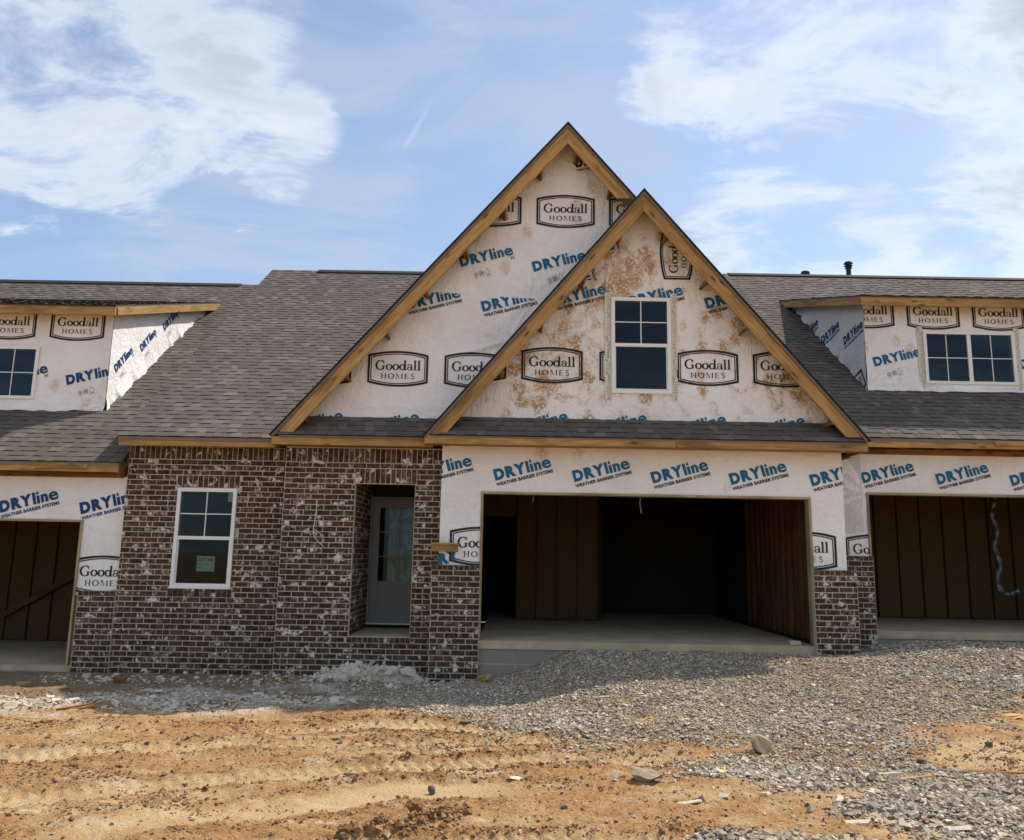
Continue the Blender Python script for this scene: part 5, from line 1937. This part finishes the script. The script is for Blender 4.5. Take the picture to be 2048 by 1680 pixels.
# heap of mortar rubble against the porch brick
hp_ = MB()
bm = bmesh.new()
bmesh.ops.create_grid(bm, x_segments=60, y_segments=26, size=.5)
bm.verts.index_update()
co = np.array([tuple(v.co) for v in bm.verts])
hx, hy = co[:, 0] * 1.75 - 2.02, co[:, 1] * .62 + 11.72
prof = np.clip(1 - ((hx + 1.95) / .80) ** 2 - ((hy - 11.80) / .27) ** 2, -1, 1)
hz = ground_h(hx, hy) + .03 * np.abs(fbm(hx * 16, hy * 16, 3, 71)) * np.clip(prof + .3, 0, 1) + np.where(prof > 0, np.sqrt(np.maximum(prof, 0)) * .115, prof * .05) + .05 * np.clip(fbm(hx * 7, hy * 7, 4, 77), -1, 1) * np.clip(prof + .2, 0, 1)
hz += .05 * np.exp(-(((hx + 1.42) / .16) ** 2 + ((hy - 11.72) / .14) ** 2))
for v, x, y, z in zip(bm.verts, hx, hy, hz):
    v.co = (x + 2.02, y - 11.72, z)
hv = [tuple(v.co) for v in bm.verts]
hf_ = [tuple(q.index for q in p.verts) for p in bm.faces]
bm.free()
NH = 520
qx, qy = RNG.normal(-1.95, .42, NH).clip(-2.85, -1.15), RNG.uniform(11.42, 11.98, NH)
pf = 1 - ((qx + 1.95) / .85) ** 2 - ((qy - 11.80) / .30) ** 2
ok_ = pf > 0
qx, qy, pf = qx[ok_], qy[ok_], pf[ok_]
qs = RNG.lognormal(math.log(.042), .5, len(qx)).clip(.018, .14)
qv = CUBE[None] * (1 + RNG.uniform(-.4, .4, (len(qx), 8, 1))) + RNG.normal(0, .12, (len(qx), 8, 3))
qv = np.einsum('nij,nkj->nki', rot_mats(len(qx)), qv) * (qs[:, None, None] * .55)
qv += np.stack([qx + 2.02, qy - 11.72, ground_h(qx, qy) + np.sqrt(pf) * .115 + qs * .12], 1)[:, None, :]
n0_ = len(hv)
hv += [tuple(p) for p in qv.reshape(-1, 3)]
hf_ += [tuple(int(i) + n0_ + 8 * k_ for i in q) for k_ in range(len(qx)) for q in BF]
me = make_mesh('rubble_heap', hv, hf_, MAT['rubble'])
tag(link(bpy.data.objects.new('rubble_heap', me), None, Matrix.Translation((-2.02, 11.72, 0))), 'pale lumpy heap of mortar rubble at the foot of the porch brick', 'rubble', kind='stuff')
for i, (x, y, s) in enumerate(((-1.40, 11.60, .22), (-1.62, 11.56, .18), (-1.85, 11.52, .13), (-2.15, 11.50, .12), (-2.55, 11.5, .12), (-2.85, 11.52, .10))):
    rock('mortar_lump', ('biggest pale mortar lump at the right end of the rubble heap', 'second mortar lump from the right end of the rubble heap',
                         'mortar lump in the middle of the rubble heap front', 'mortar lump left of the middle of the rubble heap front',
                         'mortar lump near the left end of the rubble heap', 'leftmost small mortar lump beside the rubble heap')[i], 'mortar lump',
         x, y, s * 1.3, s, s * .75, 'rubble', 50 + i, i, -.05 if i < 3 else .1, rough=.5, zoff=(.06, .07, .06, .05, .03, 0)[i], group='mortar lumps on the rubble heap')


def slab_piece(name, label, cat, x, y, L, w, t, rz, mat, tilt=.06, zoff=0.0, group=None):
    z = gz(x, y) + t / 2 + .008 + zoff
    rg = random.Random(label)
    mb = MB().box(-L / 2, L / 2, -w / 2, w / 2, -t / 2, t / 2)
    v = [(a + rg.uniform(-.3, .3) * L * .5, b + rg.uniform(-.3, .3) * w, c + rg.uniform(-.3, .3) * t) for a, b, c in mb.v]
    me = make_mesh(name, v, mb.f, MAT[mat])
    M = Matrix.Translation((x, y, z)) @ Matrix.Rotation(rz, 4, 'Z') @ Matrix.Rotation(tilt, 4, 'X') @ Matrix.Rotation(-tilt * .6, 4, 'Y')
    return tag(link(bpy.data.objects.new(name, me), None, M), label, cat, group)


slab_piece('wood_offcut', 'small tan wedge of wood leaning by the concrete blocks', 'offcut', -.33, 11.62, .17, .10, .05, -.5, 'pine', .5, .03)
slab_piece('shim', 'bright yellow flat scrap on the dirt below the big rock', 'scrap', 1.81, 7.0, .14, .065, .008, -.35, 'litter_yellow')
slab_piece('paper_scrap', 'long torn pale scrap lying in the lower middle dirt', 'scrap', 1.32, 6.12, .20, .035, .006, .25, 'litter_white')
slab_piece('paper_scrap', 'folded pale scrap just above the long torn one', 'scrap', 1.62, 6.28, .07, .045, .010, -.5, 'litter_white', .3)
slab_piece('wood_splinter', 'pale splintered board piece at the edge of the sandy patch', 'splinter', 3.18, 7.12, .30, .04, .012, .05, 'litter_white')
slab_piece('wood_splinter', 'tan splinter of lath lying beside the pale board piece', 'splinter', 3.42, 7.02, .34, .028, .012, .25, 'pine')
slab_piece('wood_splinter', 'dark thin stick across the sandy patch at far right', 'splinter', 4.25, 7.18, .46, .022, .014, -.22, 'pine_dark')
slab_piece('wood_splinter', 'tan wood chip on the gravel right of the brick pier', 'splinter', 3.95, 9.35, .22, .04, .015, .6, 'pine')
slab_piece('wood_splinter', 'yellow-tan chip on the gravel at far right edge', 'splinter', 5.5, 9.1, .20, .09, .02, .2, 'pine')
slab_piece('paper_scrap', 'crumpled pale scrap in the lower right gravel spill', 'scrap', 3.05, 5.75, .16, .04, .010, -.25, 'litter_white', .2)
slab_piece('paper_scrap', 'pale thin scrap near the bottom edge, right of the red clay', 'scrap', 2.35, 5.72, .17, .035, .008, -.2, 'litter_white', .2)
slab_piece('wood_splinter', 'pale thin lath on the gravel below the garage opening', 'splinter', 1.15, 9.6, .20, .035, .012, .1, 'litter_white')
slab_piece('board_scrap', 'dark weathered board scrap in the pale dust at far left', 'board', -4.75, 9.25, .38, .05, .03, .9, 'pine_dark')
slab_piece('brick_piece', 'broken red brick at the foot of the left garage slab', 'brick', -6.35, 10.95, .17, .10, .06, .3, 'clod')
slab_piece('brick_piece', 'dull brick fragment in the dirt below the left pier', 'brick', -5.2, 11.2, .16, .09, .06, -.4, 'clod')
slab_piece('wood_splinter', 'thin grey lath lying on the shaded dirt below the porch', 'splinter', -2.9, 10.2, .40, .03, .015, .35, 'litter_white')

# wood block fixed across the corner of the brick and the wrap
o = board('wood_block', (-1.146, 11.845, 1.922), (-.752, 11.845, 1.922), .125, .035, Z1, MAT['pine'], None)
tag(o, 'short wood block nailed across the brick corner left of the garage', 'wood block')
o2 = board('cleat', (-1.15, 11.815, 1.926), (-.748, 11.815, 1.926), .035, .03, Z1, MAT['pine'], o)
# little box left on the garage slab
o = box('carton', 4.13, 4.28, 12.05, 12.14, .541, .60, MAT['litter_white'], None)
bm = bmesh.new()
bm.from_mesh(o.data)
bmesh.ops.bevel(bm, geom=bm.edges[:], offset=.006, segments=1, affect='EDGES')
bm.to_mesh(o.data)
bm.free()
tag(o, 'small pale carton on the garage slab by the right jamb', 'carton')

# notices behind the window glass
NY = 12.372 + .058
nt = MB().hexa([(-4.775, NY, 1.437), (-4.500, NY, 1.437), (-4.500, NY + .003, 1.437), (-4.775, NY + .003, 1.437), (-4.778, NY, 1.667), (-4.505, NY, 1.667), (-4.505, NY + .003, 1.667), (-4.778, NY + .003, 1.667)])
notice = nt.build('notice', MAT['paper_green'], None)
tag(notice, 'pale green sheet reading LOT 240 taped inside the lower window pane', 'notice')
for s_, (a, b, c, d), of in (('LOT 240', (-4.755, -4.530, 1.590, 1.632), .02), ('168 Tomp', (-4.755, -4.60, 1.530, 1.556), .01), ('Lane', (-4.760, -4.69, 1.482, 1.506), .01)):
    v2, f2 = tline(s_, a, b, c, d, of)
    obj('notice_text', [(p[0], NY - .002, p[1]) for p in v2], f2, MAT['ink_black'], notice)
pm = MB().box(-4.365, -4.285, 12.372 + .036, 12.372 + .039, 2.50, 2.635).build('permit_sticker', MAT['paper_green'], None)
tag(pm, 'blank pale green sticker in the top corner of the upper window sash', 'sticker')
